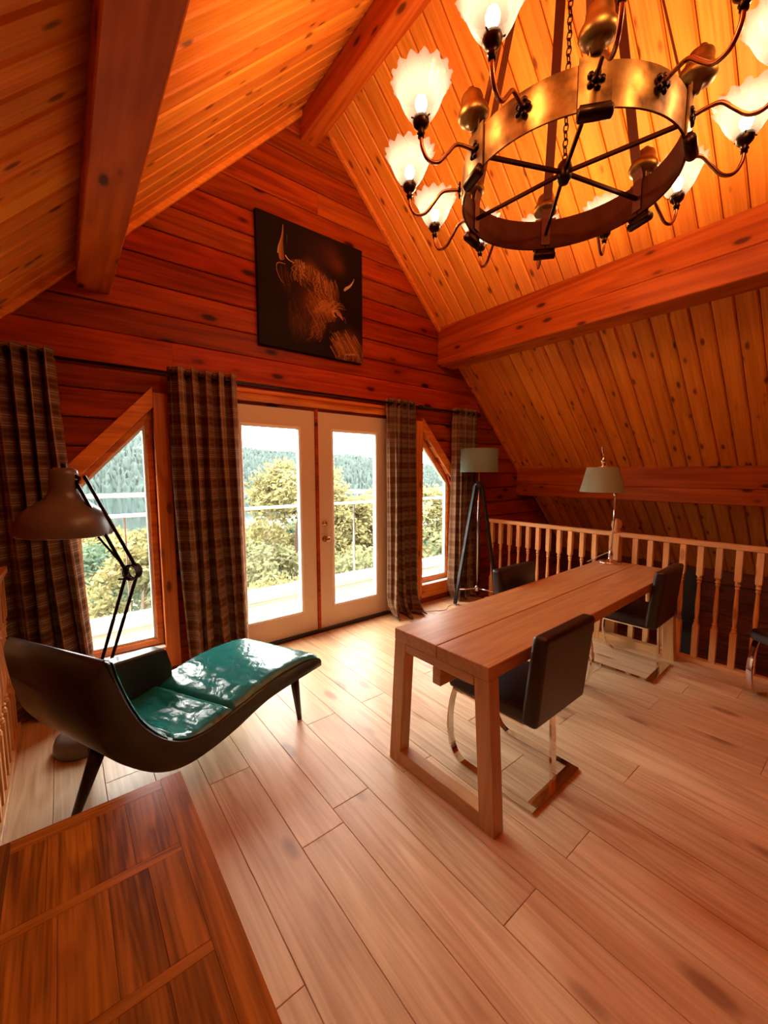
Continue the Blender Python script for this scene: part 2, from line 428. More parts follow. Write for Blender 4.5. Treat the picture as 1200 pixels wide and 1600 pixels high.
# ---- floor of planks
floor = MB().box((1.62, 0.30, -0.12), (4.56, 6.0, 0.17)).box((4.55, -1.20, -0.12), (1.3, 3.0, 0.17)).build('floor', M['desk_y'])
struct(floor)
plank_cache = {}
def floor_plank(x0, x1, y0, y1):
    w, L = round(x1 - x0 - 0.0016, 4), round(y1 - y0 - 0.0016, 4)
    key = (w, L)
    if key not in plank_cache:
        c = 0.0016; a, b = w / 2, L / 2
        mb = MB()
        mb.prism([(-a, -b, -0.035), (a, -b, -0.035), (a, b, -0.035), (-a, b, -0.035)], [(-a, -b, -c), (a, -b, -c), (a, b, -c), (-a, b, -c)])
        mb.f.pop(1)
        o = len(mb.v); mb.v += [(-a + c, -b + c, 0), (a - c, -b + c, 0), (a - c, b - c, 0), (-a + c, b - c, 0)]
        mb.f.append((o, o + 1, o + 2, o + 3))
        for i in range(4): mb.f.append((4 + i, 4 + (i + 1) % 4, o + (i + 1) % 4, o + i))
        plank_cache[key] = mb.mesh('floor_plank', M['floor'])
    link_child('plank', plank_cache[key], floor, ((x0 + x1) / 2, (y0 + y1) / 2, 0))
PW = 0.1965
joint = {-1: 0.972, 0: 1.953, 1: 1.372, 5: 0.69, 8: 0.71, 6: 2.507}
LP = 1.38
for k in range(-4, 24):
    x0 = 0.471 + PW * k; x1 = x0 + PW
    top = YW
    if x0 >= 3.88: top = 0.30
    x0 = max(x0, -0.36)
    if x0 < 3.88: x1 = min(x1, 3.88)
    if x1 - x0 < 0.03 or x0 > 5.1: continue
    j = joint.get(k, random.uniform(0, LP)); cuts = [j + LP * i for i in range(-5, 6)]
    cuts = [YB] + [c for c in cuts if YB + 0.1 < c < top - 0.1] + [top]
    for a, b in zip(cuts[:-1], cuts[1:]): floor_plank(x0, x1, a, b)

# ---- roof boards, one object per board
def board_mesh(L, w, t, c, mat, name):
    """board along local X, visible face at z=0, body goes to +z, chamfered long edges"""
    a, b = L / 2, w / 2
    sec = [(-b, t), (-b, c), (-b + c, 0), (b - c, 0), (b, c), (b, t)]
    mb = MB(); mb.prism([(-a, y, z) for y, z in sec], [(a, y, z) for y, z in sec])
    return mb.mesh(name, mat)
BW = 0.131
def roof_side(name, side):
    slope = SL if side < 0 else SR
    th = math.atan(slope)
    zlow = 0.25
    run = (APZ - zlow) / slope
    L = math.hypot(run, APZ - zlow)
    nrm = Vector((-sin(th), 0, cos(th))) if side < 0 else Vector((sin(th), 0, cos(th)))
    dn = Vector((-cos(th), 0, -sin(th))) if side < 0 else Vector((cos(th), 0, -sin(th)))
    # backing slab above the boards
    a = Vector((APX, 0, APZ)) + nrm * 0.034; b = a + dn * L
    mb = MB()
    q = [a, b, b + nrm * 0.14, a + nrm * 0.14 + Vector((-side * 0.12, 0, 0.0))]
    mb.prism([(p.x, YB - 0.1, p.z) for p in q], [(p.x, YW + 0.5, p.z) for p in q])
    root = struct(mb.build(name, M['shadow_gap']))
    me = board_mesh(L, BW - 0.006, 0.03, 0.010, M['ceil'], 'roof_board')
    X = dn; Z = nrm; Y = Z.cross(X)
    R = Matrix((X, Y, Z)).transposed().to_euler()
    mid = Vector((APX, 0, APZ)) + dn * L * 0.5
    n = int((YW - YB) / BW) + 1
    off = 0.0
    for i in range(n):
        y = YW - off - BW * (i + 0.5)
        o = link_child('plank', me, root, (mid.x, y, mid.z), R)
        o.location += nrm * random.uniform(-0.0015, 0.0015)
    return root
ceil_l = roof_side('ceiling_left', -1)
ceil_r = roof_side('ceiling_right', 1)

# ---- gable wall of horizontal planks with door and window openings
DX0, DX1, DZ1 = 0.985, 2.675, 2.075          # door opening
WLi, WRi = 0.535, 3.145                      # inner jambs of the windows
WLo, WRo = 0.02, 3.665                       # outer jambs
WB = 0.225                                   # sill height
def wl_top(x): return 1.96 + 1.09 * (x - WLi)     # sloping heads
def wr_top(x): return 1.96 - 1.09 * (x - WRi)
def wl_x(z): return WLi + (z - 1.96) / 1.09
def wr_x(z): return WRi - (z - 1.96) / 1.09
ROW = 0.187
wall = struct(MB().box((-1.2, YW + 0.10, -1.3), (2.42, 0.12, 5.4)).build('wall_gable', M['shadow_gap']))
# backing panels (behind the planks, leaving the openings free)
bk = MB()
def backing(poly):
    bk.prism([(x, YW + 0.04, z) for x, z in poly], [(x, YW + 0.16, z) for x, z in poly])
bpy.data.objects.remove(wall)
backing([(-2.2, -2.7), (WLo, -2.7), (WLo, wl_top(WLo)), (WLo, roof_l(WLo) + .12), (-2.2, roof_l(-2.2) + .12)])
backing([(WLo, -2.7), (WLi, -2.7), (WLi, WB), (WLo, WB)])
backing([(WLo, wl_top(WLo)), (WLi, 1.96), (WLi, roof_l(WLi) + .12), (WLo, roof_l(WLo) + .12)])
backing([(WLi, -2.7), (DX0, -2.7), (DX0, roof_l(DX0) + .12), (WLi, roof_l(WLi) + .12)])
backing([(DX0, DZ1), (DX1, DZ1), (DX1, roof_r(DX1) + .12), (APX, APZ + .12), (DX0, roof_l(DX0) + .12)])
backing([(DX0, -2.7), (DX1, -2.7), (DX1, -0.02), (DX0, -0.02)])
backing([(DX1, -2.7), (WRi, -2.7), (WRi, roof_r(WRi) + .12), (DX1, roof_r(DX1) + .12)])
backing([(WRi, -2.7), (WRo, -2.7), (WRo, WB), (WRi, WB)])
backing([(WRi, 1.96), (WRo, wr_top(WRo)), (WRo, roof_r(WRo) + .12), (WRi, roof_r(WRi) + .12)])
backing([(WRo, -2.7), (6.3, -2.7), (6.3, roof_r(6.3) + .12), (WRo, roof_r(WRo) + .12)])
wall = struct(bk.build('wall_gable', M['shadow_gap']))
def gable_piece(z0, z1, a0, b0, a1, b1, y=YW, t=0.038, mat='gable'):
    """plank with bottom edge a0..b0 at z0 and top edge a1..b1 at z1, chamfered edges"""
    if max(b0 - a0, b1 - a1) < 0.03: return
    g, c = 0.003, 0.009
    cx, cz = (a0 + b0 + a1 + b1) / 4, (z0 + z1) / 2
    def P(x, z, yy): return (x - cx, yy, z - cz)
    z0 += g; z1 -= g
    def at(z):
        f = (z - z0) / (z1 - z0); return a0 + (a1 - a0) * f + .0006, b0 + (b1 - b0) * f - .0006
    mb = MB(); rings = []
    for z, yy in ((z0, t), (z0, c), (z0 + c, 0), (z1 - c, 0), (z1, c), (z1, t)):
        a, b = at(z); rings.append((P(a, z, yy), P(b, z, yy)))
    mb.prism([r[0] for r in rings], [r[1] for r in rings])
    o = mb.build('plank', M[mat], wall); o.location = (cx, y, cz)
rows = [2.424 + ROW * k for k in range(-28, 12)]
for z0 in rows:
    z1 = z0 + ROW
    ctr_ = (z0 + z1) / 2
    if z1 > APZ - 0.02: z1 = APZ - 0.02
    if z1 - z0 < 0.05: continue
    L0, L1 = max(xl(z0), -2.2), max(xl(z1), -2.2); R0, R1 = min(xr(z0), 6.2), min(xr(z1), 6.2)
    if z0 >= 2.23:
        if abs(z0 - 2.237) < 0.01:
            continue
        cut = random.choice([None, random.uniform(0.6, 3.0)])
        if cut and L0 + 0.4 < cut < R1 - 0.4:
            gable_piece(z0, z1, L0, cut, L1, cut); gable_piece(z0, z1, cut, R0, cut, R1)
        else: gable_piece(z0, z1, L0, R0, L1, R1)
        continue
    # segments split by the openings
    def lim(z):
        l_in, r_in = WLi, WRi
        if z >= 1.96: return None
        return True
    if z0 >= 2.04:
        cuts = [(L0, L1)] + [(R0, R1)]
        gable_piece(z0, z1, L0, R0, L1, R1); continue
    if z0 < WB - 0.1 and z1 <= 0.02:
        gable_piece(z0, z1, L0, R0, L1, R1); continue
    def wlo(z): return min(max(WLo, wl_x(z)), WLi)
    def wro(z): return max(min(WRo, wr_x(z)), WRi)
    if z1 <= WB + 0.02:
        gable_piece(z0, z1, L0, DX0, L1, DX0); gable_piece(z0, z1, DX1, R0, DX1, R1); continue
    gable_piece(z0, z1, L0, wlo(z0), L1, wlo(z1)); gable_piece(z0, z1, WLi, DX0, WLi, DX0)
    gable_piece(z0, z1, DX1, WRi, DX1, WRi); gable_piece(z0, z1, wro(z0), R0, wro(z1), R1)
# proud header log above the openings, jointed
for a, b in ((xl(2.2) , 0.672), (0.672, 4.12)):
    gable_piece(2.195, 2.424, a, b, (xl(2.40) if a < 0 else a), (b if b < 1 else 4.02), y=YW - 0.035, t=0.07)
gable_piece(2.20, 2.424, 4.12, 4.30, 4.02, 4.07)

# ---- beams under the roof
def beam(name, poly, mat='beam'):
    mb = MB(); mb.prism([(x, YB, z) for x, z in poly], [(x, YW, z) for x, z in poly])
    return struct(mb.build(name, M[mat], bevel=0.006, seg=1))
ridge = beam('ridge_beam', [(1.735, 4.255), (1.875, 4.255), (1.905, roof_r(1.905) - .0), (APX, APZ), (1.735, roof_l(1.735))])
pl = beam('roof_beam', [(0.15, 2.665), (0.325, 2.665), (0.325, roof_l(0.325)), (0.15, roof_l(0.15))])
pr1 = beam('roof_beam', [(3.385, 2.875), (3.62, 2.875), (3.52, roof_r(3.52)), (3.385, roof_r(3.385))])
pr2 = beam('roof_beam', [(3.385, 2.69), (3.65, 2.69), (3.70, roof_r(3.70)), (3.62, 2.873), (3.385, 2.873)])
lo1 = beam('roof_beam', [(4.98, 1.34), (5.14, 1.34), (5.05, roof_r(5.05)), (4.98, roof_r(4.98))])
lo2 = beam('roof_beam', [(4.98, 1.185), (5.25, 1.185), (5.28, roof_r(5.28)), (5.14, 1.338), (4.98, 1.338)])
lp = beam('roof_beam', [(-1.24, 1.20), (-1.06, 1.20), (-1.06, roof_l(-1.06)), (-1.24, roof_l(-1.24))])
# cover mould where roof meets gable
for s in (-1, 1):
    th = math.atan(SL if s < 0 else SR); mb = MB()
    d = Vector((s * cos(th), 0, -sin(th))); nn = Vector((-s * sin(th), 0, -cos(th)))
    a = Vector((APX, 0, APZ)); b = a + d * 4.6
    w = 0.035
    mb.prism([(p.x, YW - 0.04, p.z) for p in (a, b, b + nn * w, a + nn * w)], [(p.x, YW, p.z) for p in (a, b, b + nn * w, a + nn * w)])
    struct(mb.build('trim_%d' % (1 if s < 0 else 2), M['ceil'], bevel=0.004, seg=1))

# ---- wall behind the camera with a large glazed opening, and the stairwell below
rear = MB()
def rbk(poly): rear.prism([(x, YB - 0.12, z) for x, z in poly], [(x, YB, z) for x, z in poly])
rbk([(-2.3, -2.7), (6.3, -2.7), (6.3, roof_r(6.3)), (APX, APZ), (-2.3, roof_l(-2.3))])
struct(rear.build('wall_rear', M['gable']))
wr_ = struct(MB().box((6.38, 0.3, -1.1), (0.12, 6.3, 2.95)).build('wall_right', M['shadow_gap']))
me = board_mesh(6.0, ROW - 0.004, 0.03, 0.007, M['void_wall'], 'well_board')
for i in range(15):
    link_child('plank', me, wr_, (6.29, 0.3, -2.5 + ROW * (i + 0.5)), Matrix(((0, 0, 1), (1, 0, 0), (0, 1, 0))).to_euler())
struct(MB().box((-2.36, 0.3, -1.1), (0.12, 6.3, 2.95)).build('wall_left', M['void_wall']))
struct(MB().box((2.0, 0.3, -2.75), (8.9, 6.3, 0.1)).build('floor_lower', M['floor']))
# dark timber post standing in the stairwell
t = thing('stairwell_post', 'dark timber post in the stairwell behind the balusters past the desk end', 'post', (4.55, 1.13, -2.7))
MB().box((0, 0, 1.66), (0.16, 0.16, 3.3)).build('post', M['dark_wood'], t, bevel=0.01)
MB().box((0, 0, 0.03), (0.22, 0.22, 0.06)).build('base_plate', M['black'], t, bevel=0.01)

# ---- windows
def prism_xz(mb, poly, y0, y1): return mb.prism([(x, y0, z) for x, z in poly], [(x, y1, z) for x, z in poly])
def gable_window(name, xi, xo, sgn):
    """xi inner jamb, xo outer jamb; sgn = +1 when the window lies left of the doors"""
    top = (lambda x: 1.96 - 1.09 * abs(x - xi))
    f = 0.045
    root = MB()
    # inner sash (pale), set back in the opening
    o = [(xi, WB), (xi, top(xi)), (xo, top(xo)), (xo, WB)]
    k = 1 if xo > xi else -1
    inn = [(xi + k * f, WB + f), (xi + k * f, top(xi + k * f) - f * 1.35), (xo - k * f, top(xo - k * f) - f * 1.35), (xo - k * f, WB + f)]
    for i in range(4):
        j = (i + 1) % 4
        prism_xz(root, [o[i], o[j], inn[j], inn[i]], YW + 0.045, YW + 0.11)
    r = struct(root.build(name, M['trim_x'], bevel=0.004, seg=1))
    st = MB(); g = 0.018
    inn2 = [(xi + k * (f + g), WB + f + g), (xi + k * (f + g), top(xi + k * (f + g)) - (f + g) * 1.35), (xo - k * (f + g), top(xo - k * (f + g)) - (f + g) * 1.35), (xo - k * (f + g), WB + f + g)]
    for i in range(4):
        j = (i + 1) % 4
        prism_xz(st, [inn[i], inn[j], inn2[j], inn2[i]], YW + 0.06, YW + 0.10)
    st.build('glazing_bead', M['white'], r)
    pm = MB(); prism_xz(pm, inn, YW + 0.076, YW + 0.082); pm.build('pane', M['pane'], r)
    # casing on the wall face
    w = 0.095
    MB().box((xi - k * w / 2, YW - 0.014, (top(xi) + 0.10 + 0.06) / 2), (w, 0.034, top(xi) + 0.10 - 0.06)).build('jamb', M['trim_z'], r, bevel=0.004, seg=1)
    c = MB(); e = 0.14
    prism_xz(c, [(xi, top(xi)), (xi, top(xi) + e), (xo + k * 0.06, top(xo + k * .06) + e), (xo + k * 0.06, top(xo + k * 0.06))], YW - 0.03, YW + 0.045)
    c.build('head', M['trim_x'], r, bevel=0.004, seg=1)
    MB().box(((xi + xo) / 2, YW - 0.014, WB - 0.08), (abs(xi - xo) , 0.03, 0.15)).build('apron', M['trim_x'], r, bevel=0.004, seg=1)
    MB().box((xo + k * w / 2, YW - 0.014, (top(xo) + 0.06) / 2), (w, 0.03, top(xo) - 0.06)).build('jamb', M['trim_z'], r, bevel=0.004, seg=1)
    MB().box(((xi + xo) / 2, YW + 0.02, WB - 0.012), (abs(xi - xo), 0.09, 0.024)).build('sill', M['white'], r, bevel=0.004, seg=1)
    return r
gable_window('window_1', WLi, WLo, 1)
gable_window('window_2', WRi, WRo, -1)

# ---- french doors
def door_leaf(name, x0, x1, knob_x):
    y0, y1, z0, z1 = YW - 0.0, YW + 0.045, 0.03, 2.05
    gx0, gx1, gz0, gz1 = x0 + 0.145, x1 - 0.145, 0.225, 1.90
    mb = MB()
    for cx, cz, w, h in (((x0 + gx0) / 2, (z0 + z1) / 2, gx0 - x0, z1 - z0), ((x1 + gx1) / 2, (z0 + z1) / 2, x1 - gx1, z1 - z0),
                         ((gx0 + gx1) / 2, (z0 + gz0) / 2, gx1 - gx0, gz0 - z0), ((gx0 + gx1) / 2, (z1 + gz1) / 2, gx1 - gx0, z1 - gz1)):
        mb.box((cx, (y0 + y1) / 2, cz), (w, y1 - y0, h))
    r = struct(mb.build(name, M['door']))
    b = MB(); s = 0.024
    for cx, cz, w, h in ((gx0 + s / 2 - .006, (gz0 + gz1) / 2, s, gz1 - gz0), (gx1 - s / 2 + .006, (gz0 + gz1) / 2, s, gz1 - gz0), ((gx0 + gx1) / 2, gz0 + s / 2 - .006, gx1 - gx0, s), ((gx0 + gx1) / 2, gz1 - s / 2 + .006, gx1 - gx0, s)):
        b.box((cx, (y0 + y1) / 2 - 0.004, cz), (w, y1 - y0 + 0.012, h))
    b.build('glazing_bead', M['white'], r, bevel=0.005, seg=1)
    MB().box(((gx0 + gx1) / 2, (y0 + y1) / 2, (gz0 + gz1) / 2), (gx1 - gx0, 0.006, gz1 - gz0)).build('pane', M['pane'], r)
    if knob_x:
        q = Matrix.Rotation(PI / 2, 3, 'X')
        MB().lathe([(0.0, 0), (0.03, 0.0), (0.03, 0.006), (0.012, 0.012), (0.011, 0.03), (0.024, 0.042), (0.028, 0.055), (0.022, 0.068), (0.0, 0.072)], 18, (knob_x, y0, 0.885), q).build('door_knob', M['knob'], r, smooth=True)
        MB().lathe([(0.0, 0), (0.024, 0.0), (0.022, 0.012), (0.0, 0.016)], 16, (knob_x, y0, 1.03), q).build('lock_rose', M['knob'], r, smooth=True)
    return r
door_leaf('door_1', 0.995, 1.815, None)
door_leaf('door_2', 1.845, 2.665, 1.905)
struct(MB().box((1.83, YW + 0.02, 1.04), (0.028, 0.07, 2.06)).build('door_astragal', M['gable']))
struct(MB().box((1.83, YW - 0.012, 2.108), (1.86, 0.045, 0.06)).box((1.83, YW - 0.004, 2.158), (1.86, 0.035, 0.034)).build('trim_3', M['trim_x'], bevel=0.004, seg=1))
struct(MB().box((0.945, YW - 0.006, 1.04), (0.08, 0.04, 2.07)).build('trim_4', M['trim_z'], bevel=0.004, seg=1))
struct(MB().box((2.715, YW - 0.006, 1.04), (0.08, 0.04, 2.07)).build('trim_5', M['trim_z'], bevel=0.004, seg=1))
struct(MB().box((1.83, YW + 0.06, 0.012), (1.70, 0.18, 0.03)).build('door_threshold', M['dark_wood']))

# ---- balcony outside
deck = struct(MB().box((1.8, 4.17, -0.16), (7.6, 1.38, 0.10)).build('balcony_floor', M['shadow_gap']))
for i in range(9):
    MB().box((1.8, 3.52 + 0.137 * i, -0.062), (7.6, 0.131, 0.028)).build('plank', M['deck'], deck, bevel=0.003, seg=1)
kerb = struct(MB().box((1.8, 4.72, 0.0), (7.6, 0.12, 0.17)).build('balcony_kerb', M['white'], bevel=0.01))
t = thing('balcony_railing', 'glass balcony railing with slim pale handrail outside the doors', 'railing', (1.8, 4.74, 0.085))
MB().box((0, 0, 0.995), (7.5, 0.05, 0.035)).build('handrail', M['white'], t, bevel=0.006)
for i, x in enumerate((-3.6, -1.33, 1.42, 3.6)):
    MB().box((x, 0, 0.49), (0.012, 0.035, 0.98)).build('post', M['chrome_soft'], t)
for a, b in ((-3.6, -1.33), (-1.33, 1.42), (1.42, 3.6)):
    MB().box(((a + b) / 2, 0, 0.49), (b - a - 0.03, 0.01, 0.975)).build('glass_panel', M['pane'], t)

# ================================================================== LANDSCAPE
def terr_z(x, y):
    d = max(0.0, y - 4.0)
    z = -3.4 - 0.17 * d - (0.0 if d < 30 else 0.08 * (d - 30))
    return max(z, -27.5) + 0.5 * noise.noise(Vector((x * 0.07, y * 0.07, 0)))
mb = MB(); nx, ny = 60, 60
for j in range(ny + 1):
    for i in range(nx + 1):
        x = -150 + 330 * i / nx; y = -60 + (-4.0 + 64) * min(j / 12, 1) + (150 * max(0, (j - 12) / 48)) ** 1.0
        mb.v.append((x, y, terr_z(x, y)))
for j in range(ny):
    for i in range(nx):
        a = j * (nx + 1) + i; mb.f.append((a, a + 1, a + nx + 2, a + nx + 1))
struct(mb.build('ground', M['grass'], smooth=True))
LZ = -24.0
struct(MB().add([(-1500, 60, LZ), (1800, 60, LZ), (1800, 1500, LZ), (-1500, 1500, LZ)], [(0, 1, 2, 3)]).build('lake', M['water']))
# far hills round the lake
mb = MB(); na, nr = 900, 64
def hill_h(az, t):
    # az in degrees from +Y towards +X; crest angles read along the shore
    pts = [(-60, 100), (-20, 118), (0, 108), (8, 96), (16, 78), (24, 66), (32, 60), (38, 52), (46, 34), (54, 22), (62, 26), (90, 60), (120, 90)]
    for (a0, h0), (a1, h1) in zip(pts[:-1], pts[1:]):
        if a0 <= az <= a1:
            f = (az - a0) / (a1 - a0); f = f * f * (3 - 2 * f); h = h0 + (h1 - h0) * f; break
    else: h = 90
    return h * (1 - (1 - min(1, t * 1.35)) ** 1.7)
for j in range(nr + 1):
    t_ = j / nr; r = 560 + 520 * t_
    for i in range(na + 1):
        az = -60 + 180 * i / na; a = math.radians(az)
        p = Vector((r * sin(a), r * cos(a), 0))
        h = LZ + 1.2 + hill_h(az, t_) + (noise.fractal(Vector((p.x * 0.02, p.y * 0.02, 3)), 1.0, 2.0, 4) * 3 + random.uniform(0, 1) ** 1.5 * 9.0) * (1 if j > 0 else 0)
        if j == 0: h = LZ - 0.5
        mb.v.append((p.x, p.y, h))
for j in range(nr):
    for i in range(na):
        a = j * (na + 1) + i; mb.f.append((a, a + 1, a + na + 2, a + na + 1))
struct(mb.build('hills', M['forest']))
mb = MB()
for i in range(na + 1):
    a = math.radians(-60 + 180 * i / na); wv = 3 + 2 * noise.noise(Vector((i * 0.05, 0, 0)))
    mb.v += [((552 - wv) * sin(a), (552 - wv) * cos(a), LZ + 0.05), (564 * sin(a), 564 * cos(a), LZ + 3.0)]
for i in range(na): mb.f.append((2 * i, 2 * i + 2, 2 * i + 3, 2 * i + 1))
struct(mb.build('shore', M['shore']))

def leaf_cloud(mb, c, rad, n, size, rnd, shell=0.55):
    for _ in range(n):
        d = Vector((rnd.gauss(0, 1), rnd.gauss(0, 1), rnd.gauss(0, 1))).normalized() * (shell + (1 - shell) * rnd.random())
        p = Vector((c[0] + d.x * rad[0], c[1] + d.y * rad[1], c[2] + d.z * rad[2]))
        a = Vector((rnd.gauss(0, 1), rnd.gauss(0, 1), rnd.gauss(0, 1))).normalized(); b = a.orthogonal().normalized()
        s = size * 1.12 * rnd.uniform(0.6, 1.3)
        mb.add([p - a * s, p + b * s * 0.45, p + a * s, p - b * s * 0.45], [(0, 1, 2, 3)])
def leafy_tree(x, y, ztop, r, label, mat, n=3600, size=0.07, seed=1, group=None):
    rnd = random.Random(seed); zb = terr_z(x, y)
    t = thing('leafy_tree', label, 'tree', (x, y, zb), 0, group)
    n = int(n * 2.4); H = ztop - zb
    cz = H - r * 1.15
    tr = MB(); tr.tube([(0, 0, -0.2), (0.05 * H * rnd.uniform(-1, 1), 0.03 * H, H * 0.45), (0, 0, H * 0.85)], [0.05 * r + 0.06, 0.04 * r + 0.03, 0.02], 7)
    tr.build('trunk', M['bark'], t)
    cr = MB(); nb = 60
    for i in range(nb):
        a = rnd.uniform(0, 2 * PI); u = rnd.uniform(-1, 1); rr = math.sqrt(max(0, 1 - (u * 0.9) ** 2)) * (0.3 + 0.7 * rnd.random() ** 0.5)
        hz = u * (0.9 if u > 0 else 1.6)
        c = (cos(a) * rr * r * 0.85, sin(a) * rr * r * 0.85, cz + hz * r)
        q = r * rnd.uniform(0.22, 0.38)
        leaf_cloud(cr, c, (q, q, q * 0.75), n // nb, size, rnd, 0.35)
    o = cr.build('crown', M[mat], t)
    return t
def at_px(azdeg, dist):
    a = math.radians(azdeg); return dist * sin(a), dist * cos(a)
# azimuths are degrees clockwise from straight towards the lake
TREES = [
 (27.0, 12.5, 2.05, 1.75, 'tall yellow green tree rising above the handrail behind the left door', 'leaf1', 7000, 0.075),
 (37.8, 14.5, 1.15, 1.5, 'round yellow green tree behind the right door pane', 'leaf1', 4200, 0.08),
 (33.2, 13.0, 0.9, 1.3, 'smaller yellow green tree filling the gap between the two door panes', 'leaf1', 3600, 0.075),
 (19.5, 11.0, -0.1, 1.6, 'low spreading bush at the left edge of the left door pane', 'leaf2', 4500, 0.07),
 (43.5, 13.5, 1.3, 1.7, 'leafy tree behind the right hand sloped window', 'leaf1', 3600, 0.08),
 (36.0, 9.6, -0.2, 1.5, 'dense green bush just beyond the railing behind the right door', 'leaf2', 5500, 0.06),
 (25.5, 9.3, -0.5, 1.5, 'dense bush just beyond the railing under the tall tree', 'leaf1', 5500, 0.06),
 (7.6, 13.0, 0.05, 1.5, 'yellow green tree below the lake in the left sloped window', 'leaf1', 4500, 0.075),
 (1.0, 16.0, -0.6, 2.1, 'blue green tree at the left edge of the left sloped window', 'leaf3', 4500, 0.09),
 (5.0, 9.5, -1.3, 1.4, 'low yellow bush behind the arm of the big lamp', 'leaf1', 4500, 0.06),
 (13.5, 12.5, 0.2, 1.6, 'tree hidden partly by the second curtain', 'leaf2', 3600, 0.08),
 (48.5, 12.0, 0.2, 1.6, 'tree at the far right edge of the right sloped window', 'leaf2', 3000, 0.08),
 (0.0, 10.5, -2.2, 1.3, 'lowest bush seen under the big lamp shade', 'leaf2', 3000, 0.06),
 (29.5, 8.8, -1.1, 1.1, 'lowest bush behind the door frames', 'leaf2', 3000, 0.06),
 (41.0, 9.2, -0.6, 1.3, 'low bush behind the third curtain', 'leaf1', 3000, 0.06),
]
for i, az in enumerate((-3.5, 3.0, 9.5, 15.5, 21.5, 27.0, 32.0, 37.0, 42.0, 47.0, 52.5)):
    d = 23.0 + 4.0 * ((i * 7) % 4) / 3
    x, y = at_px(az, d); leafy_tree(x, y, 1.5 - 0.105 * d, 2.1, ('leftmost', 'second', 'third', 'fourth', 'fifth', 'sixth', 'seventh', 'eighth', 'ninth', 'tenth', 'rightmost')[i] + ' tree from the left in the band down the slope before the lake', ('leaf2', 'leaf1', 'leaf3')[i % 3], 2600, 0.13, 300 + i, 'trees down the slope towards the lake')
for i, (az, d, zt, r, lab, mt, n, sz) in enumerate(TREES):
    x, y = at_px(az, d); leafy_tree(x, y, zt, r, lab, mt, n, sz, 100 + i)
def conifer(az, d, ztop, r, label, seed):
    rnd = random.Random(seed); x, y = at_px(az, d); zb = terr_z(x, y); H = ztop - zb
    t = thing('conifer_tree', label, 'tree', (x, y, zb))
    MB().tube([(0, 0, -0.1), (0, 0, H)], [0.09, 0.012], 7).build('trunk', M['bark'], t)
    fo = MB(); lay = 15
    for k in range(lay):
        f = k / (lay - 1); z = H * (0.18 + 0.8 * f); rr = r * (1 - f) ** 0.8 + 0.06; nb = 9
        for b in range(nb):
            a = 2 * PI * (b + 0.5 * (k % 2)) / nb + rnd.uniform(-.2, .2); L = rr * rnd.uniform(0.75, 1.1)
            for s in range(16):
                u = rnd.random() ** 0.7; p = Vector((cos(a) * L * u, sin(a) * L * u, z - 0.22 * L * u * u + rnd.uniform(-.02, .02)))
                for e in (-1, 1):
                    aa = a + e * rnd.uniform(0.5, 0.9); q = Vector((cos(aa), sin(aa), -0.15)) * 0.16 * rnd.uniform(.6, 1.2); wv = Vector((-sin(aa), cos(aa), 0.3)) * 0.022
                    fo.add([p, p + q * 0.5 + wv, p + q, p + q * 0.5 - wv], [(0, 1, 2, 3)])
    fo.build('needles', M['needle'], t)
conifer(9.5, 8.3, -0.15, 1.25, 'pale young conifer with layered branches in the left sloped window', 5)
conifer(35.0, 8.6, -0.75, 0.9, 'small conifer low behind the right door pane', 9)

# ================================================================== RAILINGS
def baluster_mesh(mat):
    mb = MB(); z0, z1 = 0.035, 0.935; H = z1 - z0; s = 0.0195
    mb.box((0, 0, z0 + H * 0.15), (2 * s, 2 * s, H * 0.30)); mb.box((0, 0, z1 - H * 0.13), (2 * s, 2 * s, H * 0.26))
    prof = [(.0175, .300), (.019, .315), (.012, .325), (.018, .338), (.011, .352), (.0155, .42), (.0165, .47), (.013, .58), (.0105, .665), (.017, .678), (.0115, .690), (.0185, .705), (.0125, .718), (.0185, .735), (.0185, .742)]
    mb.lathe([(r, z0 + H * f) for r, f in prof], 10)
    return mb.mesh('baluster', mat)
def newel(name, root, y, mat):
    MB().box((0, y, 0.48), (0.085, 0.085, 0.96)).build('newel_post', mat, root, bevel=0.006)
    o = MB().lathe([(.043, .96), (.045, .975), (.030, .985), (.027, .995), (.040, 1.015), (.044, 1.04), (.038, 1.065), (.022, 1.085), (.0, 1.09)], 18, (0, y, 0)).build('newel_cap', mat, root, smooth=True)
RX = 3.85
t = thing('stair_railing', 'pale pine railing with turned balusters along the right side behind the desk', 'railing', (RX, 0, 0))
ya, yb = 0.36, 2.92
MB().box((0, (ya + yb) / 2, 0.952), (0.062, yb - ya, 0.040)).build('top_rail', M['rail_y'], t, bevel=0.008)
MB().box((0, (ya + yb) / 2, 0.018), (0.060, yb - ya, 0.036)).build('bottom_rail', M['rail_y'], t, bevel=0.004)
bme = baluster_mesh(M['rail_z'])
y = 0.435
NY = 1.515
while y < 2.9:
    if abs(y - NY) > 0.07: link_child('baluster', bme, t, (0, y, 0))
    y += 0.1145
newel('n', t, NY, M['rail_z']); newel('n', t, 0.315, M['rail_z'])
t = thing('stair_railing', 'orange pine railing with turned balusters at the far left edge beside the chaise', 'railing', (-0.305, 0, 0))
ya, yb = -2.0, 3.16
MB().box((0, (ya + yb) / 2, 0.952), (0.062, yb - ya, 0.040)).build('top_rail', M['rail_y'], t, bevel=0.008)
MB().box((0, (ya + yb) / 2, 0.018), (0.060, yb - ya, 0.036)).build('bottom_rail', M['rail_y'], t, bevel=0.004)
y = 1.0
while y < 3.1:
    link_child('baluster', bme, t, (0, y, 0)); y += 0.1145
newel('n', t, 3.2, M['rail_z'])

